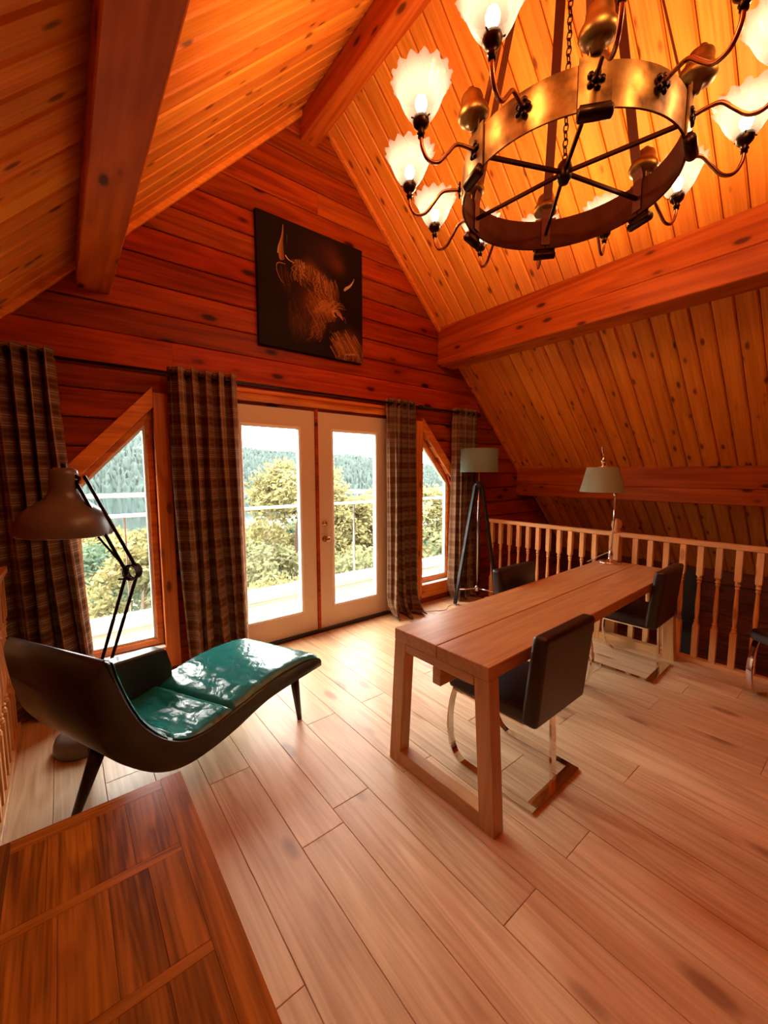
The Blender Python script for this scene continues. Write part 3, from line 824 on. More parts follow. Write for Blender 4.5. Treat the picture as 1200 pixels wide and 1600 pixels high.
# ================================================================== DESK
t = thing('dining_table', 'long oak table with trapezoid end frames beneath the chandelier', 'table', (2.534, 1.277, 0), math.radians(1.8))
HL, ZT = 1.25, 0.72
for s in (-1, 1):
    MB().box((0, s * 0.1425, ZT - 0.03), (2 * HL, 0.281, 0.06)).build('top_board', M['desk_x'], t, bevel=0.003, seg=1)
for e in (-1, 1):
    x0 = e * (HL - 0.035)
    for s in (-1, 1):
        w = 0.078
        yt, yb_ = s * 0.285, s * 0.327
        lg = MB()
        a = [(x0 - .033, yt - s * w, ZT - .0605), (x0 + .033, yt - s * w, ZT - .0605), (x0 + .033, yt, ZT - .0605), (x0 - .033, yt, ZT - .0605)]
        b = [(x0 - .033, yb_ - s * w, 0), (x0 + .033, yb_ - s * w, 0), (x0 + .033, yb_, 0), (x0 - .033, yb_, 0)]
        lg.prism(b, a).build('leg', M['desk_z'], t, bevel=0.003, seg=1)
    MB().box((x0, 0, ZT - 0.083), (0.0655, 0.415, 0.044)).build('top_rail', M['desk_y'], t, bevel=0.003, seg=1)
    MB().box((x0, 0, 0.036), (0.0655, 0.496, 0.072)).build('bottom_rail', M['desk_y'], t, bevel=0.003, seg=1)
MB().box((0, 0.0, ZT - 0.146), (2 * HL - 0.004, 0.05, 0.08)).build('stretcher', M['desk_x'], t, bevel=0.003, seg=1)

# ================================================================== CHAIRS
def make_chair(label, loc, rz):
    t = thing('cantilever_chair', label, 'chair', (*loc, 0), rz, None)
    # continuous flat chrome strip per side : runner, curved front, up to the seat
    for s in (-1, 1):
        x = s * 0.198
        pts = [(x, -0.22, 0.006), (x, 0.10, 0.006), (x, 0.16, 0.012), (x, 0.20, 0.04), (x, 0.222, 0.09), (x, 0.235, 0.17), (x, 0.232, 0.25), (x, 0.218, 0.33), (x, 0.20, 0.392)]
        MB().strip(bez(pts, 5), 0.038, 0.010, (1, 0, 0)).build('leg', M['chrome'], t, smooth=False)
    MB().box((0, -0.235, 0.006), (0.434, 0.05, 0.012)).build('floor_bar', M['chrome'], t, bevel=0.002, seg=1)
    MB().strip([(0, -0.235, 0.012), (0, -0.222, 0.39)], 0.040, 0.012, (1, 0, 0)).build('rear_leg', M['chrome'], t)
    MB().box((0, 0.0, 0.388), (0.43, 0.40, 0.012)).build('seat_frame', M['chrome'], t, bevel=0.002, seg=1)
    sb = MB().box((0, 0.005, 0.43), (0.445, 0.46, 0.078)); sb.build('seat', M['chair'], t, bevel=0.022, seg=4)
    bk_ = MB()
    a = [(-.226, -.265, .392), (.226, -.265, .392), (.226, -.185, .392), (-.226, -.185, .392)]
    b = [(-.232, -.305, .815), (.232, -.305, .815), (.232, -.235, .815), (-.232, -.235, .815)]
    bk_.prism(a, b).build('backrest', M['chair'], t, bevel=0.022, seg=4)
    return t
ch = make_chair('black leather chair at the near end of the long side, its back towards the room', (1.742, 1.145), math.radians(1))
def copy_thing(o, label, loc, rz):
    c = o.copy(); COL.objects.link(c); c['label'] = label; c.location = (*loc, 0); c.rotation_euler = (0, 0, rz)
    for p in list(o.children):
        q = p.copy(); COL.objects.link(q); q.parent = c
    return c
copy_thing(ch, 'black leather chair near the railing end of the table, back towards the room', (3.405, 1.235), math.radians(2))
copy_thing(ch, 'black leather chair on the window side of the table, only its back top showing', (2.60, 1.445), math.radians(181))
f = Vector((-0.82, 0.57))
rz4 = math.atan2(-f.x, f.y)
rgt = Vector((f.y, -f.x))
fr = Vector((3.535, 0.50)) - f * 0.215 - rgt * 0.198
copy_thing(ch, 'black leather chair cut off by the right edge of the picture near the balusters', (fr.x, fr.y), rz4)

# ================================================================== CHAISE
t = thing('chaise_longue', 'teal leather wave chaise longue with raised back and black tapered legs', 'chaise', (0.55, 2.15, 0))
O = Vector((0.55, 2.15, 0))
th = math.radians(15); D = Vector((cos(th), sin(th), 0)); P0 = Vector((1.16, 2.07, 0))
inner = [(-1.108, .806), (-1.085, .785), (-1.072, .72), (-1.030, .587), (-.975, .471), (-.895, .378), (-.812, .330), (-.712, .322), (-.611, .345), (-.502, .370), (-.327, .408), (-.15, .418), (-.05, .408), (0.0, .388)]
outer = [(-1.125, .804), (-1.150, .772), (-1.16, .70), (-1.155, .57), (-1.125, .44), (-1.06, .350), (-.951, .252), (-.848, .210), (-.731, .212), (-.586, .242), (-.472, .284), (-.367, .312), (-.18, .328), (0.0, .335)]
outer_far = [(-1.115, .804), (-1.132, .772), (-1.13, .70), (-1.115, .585), (-1.085, .47), (-1.025, .365), (-.945, .275), (-.848, .225), (-.731, .222), (-.586, .250), (-.472, .288), (-.367, .314), (-.18, .328), (0.0, .335)]
def sp(s, z, v):
    k = min(1.0, max(0.0, -s / 1.08)); wv = Vector((-0.262 - 0.044 * k, 0.546 - 0.013 * k, 0))
    return P0 + D * s + wv * v + Vector((0, 0, z)) - O
outf = [(p.x, p.y) for p in bez([(a, b, 0) for a, b in outer_far], 4)]
inn = [(p.x, p.y) for p in bez([(a, b, 0) for a, b in inner], 4)]
out = [(p.x, p.y) for p in bez([(a, b, 0) for a, b in outer], 4)]
def loft(mb, curves, close):
    n = len(curves[0]); o = len(mb.v)
    for c in curves: mb.v += [tuple(p) for p in c]
    for j in range(len(curves) - 1):
        for i in range(n if close else n - 1):
            a = o + j * n + i; b = o + j * n + (i + 1) % n; mb.f.append((a, b, b + n, a + n))
    return o, n
mb = MB(); curves = []
vs = [0.0, 0.02, 0.5, 0.98, 1.0]
for v in vs:
    k = 0.012 if v in (0.0, 1.0) else 0.0
    ring = []
    ov = [(a[0] + (b[0] - a[0]) * v, a[1] + (b[1] - a[1]) * v) for a, b in zip(out, outf)]
    cen = [((a[0] + b[0]) / 2, (a[1] + b[1]) / 2) for a, b in zip(inn, ov)]
    for src in (inn, list(reversed(ov))):
        cc = cen if src is inn else list(reversed(cen))
        for (s, z), (cs, cz) in zip(src, cc):
            d = Vector((cs - s, cz - z)); L = d.length or 1; s2, z2 = s + d.x / L * k, z + d.y / L * k
            ring.append(sp(s2, z2, v))
    curves.append(ring)
o0, n0 = loft(mb, curves, True)
mb.f.append(tuple(range(o0, o0 + n0))); mb.f.append(tuple(reversed(range(o0 + (len(vs) - 1) * n0, o0 + len(vs) * n0))))
body = mb.build('body', M['shell'], t, smooth=True)
w_ = body.modifiers.new('edges', 'EDGE_SPLIT'); w_.split_angle = math.radians(50)
# padded leather on top, in three pads with seams between
def pad(name, s0, s1, mat, puff, rnd_amp):
    seg = [p for p in inn if s0 <= p[0] <= s1] if s0 is not None else None
    ni, nv = 46, 40; cu = []
    # arc-length resample of the inner curve between indices
    pts = seg; L = [0]
    for a, b in zip(pts[:-1], pts[1:]): L.append(L[-1] + math.hypot(b[0] - a[0], b[1] - a[1]))
    def ev(q):
        q *= L[-1]
        for k in range(len(L) - 1):
            if q <= L[k + 1] + 1e-9:
                f = (q - L[k]) / max(1e-9, L[k + 1] - L[k]); a, b = pts[k], pts[k + 1]
                d = Vector((b[0] - a[0], b[1] - a[1])).normalized()
                return a[0] + (b[0] - a[0]) * f, a[1] + (b[1] - a[1]) * f, -d.y, d.x
    m = MB()
    for j in range(nv + 1):
        v = 0.012 + 0.976 * j / nv
        ev_v = min(1, min(j, nv - j) / 4.0)
        row = []
        for i in range(ni + 1):
            s, z, nxs, nz = ev(i / ni)
            e = min(1, min(i, ni - i) / 4.0); q = math.sqrt(max(0, 1 - (1 - e) ** 2)) * math.sqrt(max(0, 1 - (1 - ev_v) ** 2))
            wm = 0.2 + 1.1 * max(0, 1 - abs(s + 0.5) / 0.27) if name == 'leg_pad' else 1.0
            wr = rnd_amp * wm * (noise.fractal(Vector((s * 16 + 3, v * 5, 1.7)), 1.0, 2.0, 3) * 0.7 + noise.noise(Vector((s * 38, v * 14, 5.1))) * 0.4)
            h = 0.002 + (puff + wr) * q
            row.append(sp(s + nxs * h, z + nz * h, v))
        cu.append(row)
    loft(m, cu, False)
    return m.build(name, M[mat], t, smooth=True)
i_seam = -0.60
pad('back_pad', -1.086, -0.88, 'teal', 0.016, 0.003)
pad('seat_pad', -0.885, -0.585, 'teal', 0.018, 0.006)
pad('leg_pad', -0.592, -0.002, 'teal', 0.022, 0.007)
# low arm along the far side
ar = MB()
def arm_sec(s, zb, zt, v0, v1): return [sp(s, zb, v0), sp(s, zb, v1), sp(s, zt, v1), sp(s, zt, v0)]
secs = [(-1.05, .42, .60), (-.95, .36, .575), (-.82, .31, .565), (-.70, .30, .563), (-.60, .32, .56), (-.545, .345, .555), (-.53, .35, .50), (-.515, .36, .44)]
ar_c = [arm_sec(s, zb, zt, 0.86, 1.02) for s, zb, zt in secs]
oo, nn_ = loft(ar, ar_c, True)
ar.f.append((oo, oo + 1, oo + 2, oo + 3)); e = oo + 4 * (len(secs) - 1); ar.f.append((e + 3, e + 2, e + 1, e))
ar.build('arm', M['shell'], t, bevel=0.014, seg=3)
for (a, b) in (((1.03, 2.185, .315), (1.055, 2.165, 0.0)), ((.83, 2.49, .315), (.80, 2.53, 0)), ((.05, 1.985, .345), (-.06, 2.055, 0.0)), ((.06, 2.28, .32), (0.02, 2.37, 0.0))):
    MB().tube([Vector(a) - O, Vector(b) - O], [0.030, 0.014], 14).build('leg', M['dark_wood'], t, smooth=True)

# ================================================================== RUSTIC TABLE IN FRONT
t = thing('coffee_table', 'rustic dark red hardwood table top with inlaid boards in the lower left corner', 'coffee table', (0.005, 0.74, 0))
TX0, TX1, TY0, TY1, TZ = -0.235, 0.25, -0.69, 0.69, 0.50
bw = 0.062
def slab(x0, x1, y0, y1, mat, name='top_board', dz=0.0):
    MB().box(((x0 + x1) / 2, (y0 + y1) / 2, TZ - 0.014 + dz), (x1 - x0 - .0008, y1 - y0 - .0008, 0.028)).build(name, M[mat], t)
slab(TX1 - bw, TX1, TY0, TY1, 'tab_y'); slab(TX0, TX0 + bw, TY0, TY1, 'tab_y')
slab(TX0 + bw, TX1 - bw, TY1 - 0.05, TY1, 'tab_x'); slab(TX0 + bw, TX1 - bw, TY0, TY0 + 0.05, 'tab_x')
ys = [TY1 - 0.05, 0.40, 0.372, 0.105, 0.08, -0.2, -0.23, -0.5, TY0 + 0.05]
xs = [TX0 + bw, -0.075, 0.02, 0.105, TX1 - bw]
for r_ in range(len(ys) - 1):
    if ys[r_] - ys[r_ + 1] < 0.04:
        slab(TX0 + bw, TX1 - bw, ys[r_ + 1], ys[r_], 'tab_x'); continue
    sh = random.uniform(-.02, .02)
    for a, b in zip(xs[:-1], xs[1:]):
        a2 = a if a == xs[0] else a + sh; b2 = b if b == xs[-1] else b + sh
        slab(a2, b2, ys[r_ + 1], ys[r_], 'tab_y', dz=random.uniform(-.0006, 0.0004))
MB().box((0.0075, 0, TZ - 0.075), (0.43, 1.30, 0.09)).build('apron', M['tab_x'], t, bevel=0.004, seg=1)
for x in (TX0 + .05, TX1 - .05):
    for y in (TY0 + .05, TY1 - .05):
        MB().box((x, y, 0.235), (0.07, 0.07, 0.47)).build('leg', M['tab_z'], t, bevel=0.006, seg=1)

# ================================================================== GIANT DESK LAMP
B0 = Vector((0.005, 2.685, 0))
t = thing('floor_lamp', 'giant taupe angle arm floor lamp with bell shade behind the chaise', 'floor lamp', B0)
MB().lathe([(0, 0), (.125, 0), (.13, .012), (.128, .05), (.118, .078), (.09, .095), (.03, .102), (0, .102)], 36).build('base', M['taupe'], t, smooth=True)
el = Vector((0.262, 2.44, 0.99)) - B0
st0 = Vector((0.02, -0.02, 0.10))
side = Vector((0.619, 0.779, 0)); lat = Vector((0.779, -0.619, 0))
for s in (-1, 1):
    MB().tube([st0 + lat * s * 0.022, el + lat * s * 0.022 + Vector((0, 0, -0.02 * s))], 0.0085, 10).build('lower_arm', M['dark_metal'], t, smooth=True)
top = Vector((0.075, 2.59, 1.475)) - B0
for s in (-1, 1):
    dv = lat * s * 0.026 + Vector((0, 0, s * 0.014))
    MB().tube([el + dv, top + dv * 0.9], 0.0085, 10).build('upper_arm', M['dark_metal'], t, smooth=True)
MB().tube([el + lat * -0.02 + Vector((0, 0, .0)), el * 0.62 + top * 0.38 + lat * -0.075], 0.006, 8).build('spring', M['dark_metal'], t, smooth=True)
jb = MB()
for k in range(5):
    a = k * PI / 5
    jb.tube([el + lat * (0.036 * cos(b)) + side * 0.012 * (k - 2) + Vector((0, 0, 0.04 * sin(b))) for b in [2 * PI * q / 16 for q in range(17)]], 0.0035, 6, cap=False)
jb.build('elbow_joint', M['dark_metal'], t, smooth=True)
MB().tube([el - lat * 0.075 + Vector((0, 0, -.04)), el + lat * 0.02 + Vector((0, 0, -.035))], 0.006, 8).build('thumb_screw', M['dark_metal'], t, smooth=True)
SHD = Vector((0.0, 2.645, 1.196)) - B0
hd = MB()
hd.bar(top, top + lat * -0.05 + Vector((0, 0, .03)), .014, .014).bar(top + lat * -0.05 + Vector((0, 0, .03)), top + lat * -0.045 + Vector((0, 0, -.09)), .010, .010)
hd.bar(top + Vector((0, 0, .0)), top + lat * -0.04 + Vector((0, 0, -.085)), .010, .010).bar(top + lat * -0.1 + Vector((0, 0, .03)), top + lat * -0.03 + Vector((0, 0, .035)), .018, .012)
hd.build('head_bracket', M['dark_metal'], t)
tilt = Matrix.Rotation(math.radians(3), 3, side)
prof = [(.0, .335), (.045, .333), (.066, .322), (.070, .30), (.071, .235), (.078, .205), (.10, .175), (.145, .145), (.19, .118), (.222, .085), (.240, .045), (.246, .012), (.246, 0.0)]
prof = [(r * 0.85, z) for r, z in prof]
MB().lathe(prof, 48, SHD, tilt, cap=False).build('lamp_shade', M['taupe'], t, smooth=True)
MB().lathe([(r * 0.985 - .001, z - .004) for r, z in prof[1:]], 48, SHD, tilt, cap=False).build('shade_lining', M['lining'], t, smooth=True)
MB().lathe([(0, .10), (.03, .105), (.04, .13), (.03, .17), (.02, .19), (.02, .30)], 16, SHD, tilt).build('bulb', M['white'], t, smooth=True)
MB().lathe([(0, 0), (.012, 0), (.012, .02), (0, .022)], 12, SHD + tilt @ Vector((0, 0, .334)), tilt).build('switch', M['dark_metal'], t, smooth=True)

# ================================================================== TRIPOD LAMP
TB = Vector((3.70, 2.93, 0))
t = thing('tripod_lamp', 'black wooden tripod floor lamp with sage drum shade in the far corner', 'floor lamp', TB)
for a in (158, 38, -82):
    a = math.radians(a); r_ = Vector((cos(a), sin(a), 0))
    lg = MB(); lg.bar(r_ * 0.045 + Vector((0, 0, 1.36)), r_ * 0.275 + Vector((0, 0, 0.0)), 0.055, 0.022, r_)
    lg.build('leg', M['dark_wood'], t, bevel=0.003, seg=1)
    MB().tube([Vector((0, 0, .165)), r_ * 0.225 + Vector((0, 0, .165))], 0.008, 8).build('spreader', M['chrome_soft'], t, smooth=True)
MB().tube([(0, 0, 0.14), (0, 0, 1.56)], 0.011, 10).build('pole', M['chrome_soft'], t, smooth=True)
MB().lathe([(0, .13), (.02, .13), (.024, .15), (.024, .18), (.02, .195), (0, .2)], 14).build('hub', M['chrome_soft'], t, smooth=True)
MB().lathe([(0, 1.32), (.05, 1.33), (.055, 1.36), (.03, 1.40), (0, 1.405)], 16).build('top_hub', M['dark_wood'], t, smooth=True)
MB().lathe([(.208, 1.505), (.208, 1.765), (.205, 1.765), (.205, 1.505), (.208, 1.505)], 48, cap=False).build('lamp_shade', M['sage'], t, smooth=False)
rg = MB()
for k in range(3): rg.tube([(0, 0, 1.55), (.204 * cos(k * 2.094), .204 * sin(k * 2.094), 1.55)], .0025, 6)
rg.build('shade_ring', M['chrome_soft'], t)
MB().lathe([(0, 1.56), (.018, 1.56), (.018, 1.61), (.03, 1.65), (.025, 1.69), (0, 1.705)], 14).build('bulb', M['white'], t, smooth=True)
cpts = bez([(-.24, .06, .012), (-.36, .10, .006), (-.50, .03, .006), (-.66, .12, .006), (-.80, .15, .006), (-.92, .22, .006)], 6)
MB().tube(cpts, 0.004, 6).build('power_cord', M['cord'], t, smooth=True)

# ================================================================== TABLE LAMP
LB = Vector((3.685, 1.485, 0.72))
t = thing('table_lamp', 'nickel reading lamp with green tapered shade standing at the far end of the table', 'table lamp', LB)
MB().lathe([(0, 0), (.092, 0), (.095, .006), (.09, .014), (.05, .022), (.02, .028), (.018, .05), (.022, .075), (.015, .095), (.012, .12), (0, .125)], 36).build('base', M['chrome_soft'], t, smooth=True)
lat2 = Vector((0.779, -0.619, 0)); jt = lat2 * 0.012 + Vector((0, 0, .595))
MB().tube([(0, 0, .10), lat2 * 0.014 + Vector((0, 0, .38)), jt], 0.0075, 10).build('pole', M['chrome_soft'], t, smooth=True)
sc_ = lat2 * -0.105 + Vector((0, 0, .615))
MB().tube(bez([jt, jt + Vector((0, 0, .05)), jt + lat2 * -0.04 + Vector((0, 0, .15)), sc_ + Vector((0, 0, .235))], 6), 0.007, 8).build('arm', M['chrome_soft'], t, smooth=True)
MB().lathe([(0, 0), (.013, 0), (.016, .012), (.013, .026), (0, .028)], 12, jt + Vector((0, 0, -.015))).build('joint', M['chrome_soft'], t, smooth=True)
MB().lathe([(.171, 0), (.171, .004), (.122, .208), (.119, .208), (.168, .0), (.171, 0)], 48, sc_, cap=False).build('lamp_shade', M['sage2'], t)
MB().lathe([(.1665, .001), (.1185, .206), (.03, .208)], 48, sc_, cap=False).build('shade_lining', M['lining'], t, smooth=False)
fin = MB(); c_ = sc_ + Vector((0, 0, .208))
fin.lathe([(0, 0), (.032, 0), (.032, .006), (.012, .02), (.012, .035), (.02, .045), (.018, .065), (.008, .08), (.006, .09)], 14, c_)
fin.tube(bez([c_ + lat2 * .022, c_ + lat2 * .03 + Vector((0, 0, .03)), c_ + lat2 * .012 + Vector((0, 0, .07)), c_ + lat2 * -.004 + Vector((0, 0, .12)), c_ + lat2 * -.014 + Vector((0, 0, .175))], 5), 0.005, 8)
fin.build('finial', M['chrome_soft'], t, smooth=True)
MB().tube(bez([(-.005, .0, .10), lat2 * -.06 + Vector((0, 0, .075)), lat2 * -.13 + Vector((0, .02, .03)), lat2 * -.17 + Vector((0, .03, .004))], 6), 0.0035, 6).build('power_cord', M['cord'], t, smooth=True)

# ================================================================== CURTAINS
def curtain(label, x0, x1, y, ztop, zbot, folds, seed, x0b=None, x1b=None, amp=0.062, pool=0.0):
    rnd = random.Random(seed); x0b = x0 if x0b is None else x0b; x1b = x1 if x1b is None else x1b
    nu, nv = folds * 16, 60
    o_ = Vector(((x0 + x1) / 2, y, 0))
    t = thing('curtain', label, 'curtain', o_)
    ph = [rnd.uniform(-.6, .6) for _ in range(folds + 2)]; wv = [rnd.uniform(.7, 1.25) for _ in range(folds + 2)]
    verts, uvs = [], []
    cloth_w = (x1 - x0) * 2.1
    for j in range(nv + 1):
        f = j / nv; z = ztop + (zbot - ztop) * f
        for i in range(nu + 1):
            u = i / nu; s = u * folds
            a = x0 + (x0b - x0) * f ** 1.5; b = x1 + (x1b - x1) * f ** 1.5
            k = int(min(s, folds - 1e-6))
            A = amp * (0.8 + 0.3 * f) * (wv[k] * (1 - (s - k)) + wv[k + 1] * (s - k) if f > 0.05 else 1)
            yy = A * sin(2 * PI * s + ph[k] * 0.0 + 0.5 * f * sin(seed + s * 1.3))
            xx = a + (b - a) * u + 0.018 * sin(4 * PI * s + 1.0) + 0.02 * f * sin(seed * 2 + s * 2.2 + 3 * f)
            zz = z
            if pool and f > 0.9:
                q = (f - 0.9) / 0.1; yy -= pool * q * q * (0.6 + 0.5 * sin(s * 4)); xx += 0.03 * q * sin(s * 5 + 1); zz = max(z, 0.006 + 0.015 * (1 + sin(s * 6 + q * 6)))
            verts.append((xx - o_.x, yy, zz)); uvs.append((u * cloth_w + seed * 0.37, z))
    faces = [(j * (nu + 1) + i, j * (nu + 1) + i + 1, (j + 1) * (nu + 1) + i + 1, (j + 1) * (nu + 1) + i) for j in range(nv) for i in range(nu)]
    me = bpy.data.meshes.new('cloth'); me.from_pydata(verts, [], faces); me.materials.append(M['tartan'])
    ul = me.uv_layers.new(name='UVMap')
    for l in me.loops: ul.data[l.index].uv = uvs[l.vertex_index]
    me.polygons.foreach_set('use_smooth', [True] * len(me.polygons))
    c = bpy.data.objects.new('cloth', me); COL.objects.link(c); c.parent = t
    so = c.modifiers.new('cloth', 'SOLIDIFY'); so.thickness = 0.003
    for k in range(folds * 2):
        xk = x0 + (x1 - x0) * (k + 0.5) / (folds * 2) - o_.x
        MB().tube([(xk, 0.028 * cos(q), ztop - 0.05 + 0.028 * sin(q)) for q in [2 * PI * w / 14 for w in range(15)]], 0.004, 5, cap=False).build('eyelet', M['rod'], t, smooth=True)
    return t
YC = 3.15
curtain('tartan curtain at the far left behind the giant lamp', -0.36, 0.0, YC, 2.235, 0.02, 5, 1, -0.36, 0.10)
curtain('tartan curtain between the left sloped window and the doors', 0.615, 1.065, YC, 2.235, 0.02, 5, 2, 0.655, 1.12)
curtain('tartan curtain pooling on the floor right of the doors', 2.56, 2.905, YC, 2.235, 0.004, 4, 3, 2.57, 2.96, pool=0.12)
curtain('sunlit tartan curtain in the far corner behind the tripod lamp', 3.545, 3.90, YC, 2.235, 0.004, 4, 4, 3.53, 3.85, pool=0.05)
def rod(label, x0, x1):
    t = thing('curtain_rod', label, 'curtain rod', ((x0 + x1) / 2, YC, 2.185)); h = (x1 - x0) / 2
    q = Matrix.Rotation(PI / 2, 3, 'Y')
    MB().tube([(-h, 0, 0), (h, 0, 0)], 0.011, 12).build('rod', M['rod'], t, smooth=True)
    for s in (-1, 1):
        MB().lathe([(0, -.03), (.018, -.022), (.024, 0), (.018, .022), (0, .03)], 14, (s * (h + .02), 0, 0), q).build('finial', M['rod'], t, smooth=True)
        MB().bar((s * (h - .06), 0, 0), (s * (h - .06), YW - 0.035 - YC, 0.02), .014, .014).build('bracket', M['rod'], t)
rod('long black curtain rod over the left window and the doors', -0.40, 2.98)
rod('short black curtain rod over the right sloped window', 3.02, 3.93)

# ================================================================== PAINTING
import numpy as np
def paint_cow(N=260):
    H_ = np.array([[105, 90], [1065, 455], [1065, 1465], [140, 1305]], float)
    dst = np.array([[0, 1], [1, 1], [1, 0], [0, 0]], float)
    A = []
    for (x, y), (u, v) in zip(H_, dst):
        A.append([x, y, 1, 0, 0, 0, -u * x, -u * y]); A.append([0, 0, 0, x, y, 1, -v * x, -v * y])
    h = np.linalg.solve(np.array(A), dst.reshape(-1)); Hm = np.append(h, 1).reshape(3, 3)
    def uv(p):
        q = Hm @ np.array([p[0], p[1], 1.0]); return q[:2] / q[2]
    img = np.zeros((N, N, 3)); img[:] = (0.0075, 0.0018, 0.0012)
    gx, gy = np.meshgrid((np.arange(N) + .5) / N, (np.arange(N) + .5) / N)
    def blob(p, r, col, k=1.0):
        c = uv(p); d = ((gx - c[0]) ** 2 + (gy - c[1]) ** 2) / r ** 2
        img[:] += (np.exp(-d) * k)[..., None] * np.array(col)
    def poly(pts, col, soft=0.012, k=1.0):
        P = np.array([uv(p) for p in pts]); ins = np.zeros((N, N), bool); n = len(P)
        for i in range(n):
            a, b = P[i], P[(i + 1) % n]
            cnd = ((a[1] > gy) != (b[1] > gy)) & (gx < (b[0] - a[0]) * (gy - a[1]) / (b[1] - a[1] + 1e-12) + a[0]); ins ^= cnd
        img[ins] = img[ins] * (1 - k) + np.array(col) * k
    def stroke(pts, w0, w1, col, k=0.8):
        P = [uv(p) for p in pts]
        m = 14 * (len(P) - 1)
        cv = bez([(a[0], a[1], 0) for a in P], 14)
        for i, c in enumerate(cv):
            f = i / (len(cv) - 1); w = (w0 + (w1 - w0) * f) * 0.8 / 960.0
            x0, x1 = int(max(0, (c.x - 3 * w) * N)), int(min(N, (c.x + 3 * w) * N + 2)); y0, y1 = int(max(0, (c.y - 3 * w) * N)), int(min(N, (c.y + 3 * w) * N + 2))
            if x1 <= x0 or y1 <= y0: continue
            d = ((gx[y0:y1, x0:x1] - c.x) ** 2 + (gy[y0:y1, x0:x1] - c.y) ** 2) / max(w, 0.6 / N) ** 2
            a = (np.clip(1.3 - d, 0, 1) * k)[..., None]
            img[y0:y1, x0:x1] = img[y0:y1, x0:x1] * (1 - a) + np.array(col) * a
    blob((790, 520), 0.10, (0.045, 0.007, 0.001)); blob((850, 600), 0.06, (0.06, 0.010, 0.002)); blob((640, 470), 0.12, (0.012, 0.002, 0.0005))
    head = [(440, 570), (560, 560), (650, 610), (770, 700), (845, 800), (855, 890), (885, 980), (920, 1060), (922, 1130), (860, 1175), (740, 1180), (690, 1230), (590, 1290), (450, 1290), (400, 1150), (390, 900), (400, 700)]
    poly(head, (0.018, 0.004, 0.0015)); blob((640, 940), 0.10, (0.15, 0.036, 0.007)); blob((770, 1000), 0.06, (0.22, 0.058, 0.013)); blob((600, 650), 0.07, (0.14, 0.034, 0.007)); blob((770, 860), 0.06, (0.12, 0.028, 0.006)); blob((520, 1120), 0.08, (0.04, 0.009, 0.002)); blob((700, 740), 0.06, (0.12, 0.03, 0.006)); blob((660, 1150), 0.05, (0.08, 0.018, 0.004)); blob((950, 1310), 0.09, (0.14, 0.035, 0.008))
    blob((940, 1300), 0.09, (0.10, 0.022, 0.005)); blob((1010, 1390), 0.05, (0.10, 0.024, 0.005))
    rnd = random.Random(3)
    O_, Y_, L_ = (0.42, 0.115, 0.022), (0.62, 0.24, 0.06), (0.80, 0.45, 0.20)
    # horns
    for q in range(5):
        stroke([(330 + 6 * q, 545), (318 + 8 * q, 470), (332 + 4 * q, 390), (350 + q, 310), (354, 240)], 13, 2, ((0.16 + .10 * (4 - q) / 2), 0.055 + .03 * (4 - q) / 2, 0.018), 0.6)
    stroke([(305, 490), (312, 430), (340, 340), (352, 245)], 5, 2, (0.62, 0.36, 0.18), 0.8)
    stroke([(388, 330), (390, 405)], 3, 2, (0.18, 0.09, 0.06), 0.6)
    stroke([(375, 515), (400, 550), (450, 580)], 5, 4, L_, 0.7)
    for q in range(3): stroke([(905 + 6 * q, 812 - 8 * q), (955, 778 - 3 * q), (980, 742), (992, 712)], 12, 2, (0.55, 0.33, 0.18), 0.6)
    # ear
    stroke([(370, 592), (318, 580), (294, 600), (300, 660), (325, 720), (352, 760)], 4, 3, (0.42, 0.17, 0.06), 0.8)
    for q in range(24): 
        x = rnd.uniform(310, 400); stroke([(x, rnd.uniform(600, 660)), (x + 12, 720), (x + 10 + rnd.uniform(0, 30), rnd.uniform(780, 850))], 3, 1, (0.12, 0.03, 0.008), 0.4)
    def tint(b):
        b = min(1.0, b * 1.15) ** 2.0
        return tuple(o * (1 - b) + y * b for o, y in zip((0.045, 0.009, 0.002), Y_))
    # forelock and brow
    for q in range(150):
        x = rnd.uniform(430, 800); y = 555 + max(0, (x - 520)) * 0.62 + rnd.uniform(-8, 60); b = rnd.random()
        L = rnd.uniform(90, 200); dx = rnd.uniform(-30, 40)
        stroke([(x, y), (x + dx * .4 + 10, y + L * .4), (x + dx - 8, y + L * .7), (x + dx + rnd.uniform(-10, 30), y + L)], 4, 1.2, tint(b * 0.9), 0.65)
    # cheek sweep to the nose
    for q in range(140):
        x = rnd.uniform(560, 760); y = rnd.uniform(800, 1010); b = rnd.random()
        stroke([(x, y), (x + 40, y + 60 + rnd.uniform(-20, 20)), (x + 60, y + 120), (x + rnd.uniform(30, 110), y + rnd.uniform(150, 210))], 4, 1.2, tint(0.2 + 0.6 * b), 0.55)
    for q in range(110):
        x = rnd.uniform(400, 620); y = rnd.uniform(850, 1150); b = rnd.random() ** 2
        stroke([(x, y), (x + rnd.uniform(-10, 30), y + 60), (x + rnd.uniform(-10, 60), y + rnd.uniform(90, 150))], 3.5, 1, tint(b * 0.5), 0.4)
    for q in range(60):
        x = rnd.uniform(600, 720); y = rnd.uniform(1060, 1200); b = rnd.random()
        stroke([(x, y), (x + 10, y + 40), (x - rnd.uniform(0, 60), y + 80)], 3.5, 1, tint(b * 0.7), 0.5)
    for q in range(40):
        x = rnd.uniform(650, 860); y = 960 - (x - 650) * 0.0 + rnd.uniform(-60, 40)
        stroke([(x - 40, y + 30), (x + 10, y - 8), (x + 60, y + rnd.uniform(-10, 40))], 5, 2, tint(0.5 + 0.5 * rnd.random()), 0.45)
    # muzzle
    poly([(740, 1110), (800, 1095), (900, 1085), (918, 1130), (860, 1172), (750, 1175)], (0.012, 0.004, 0.004), k=0.9)
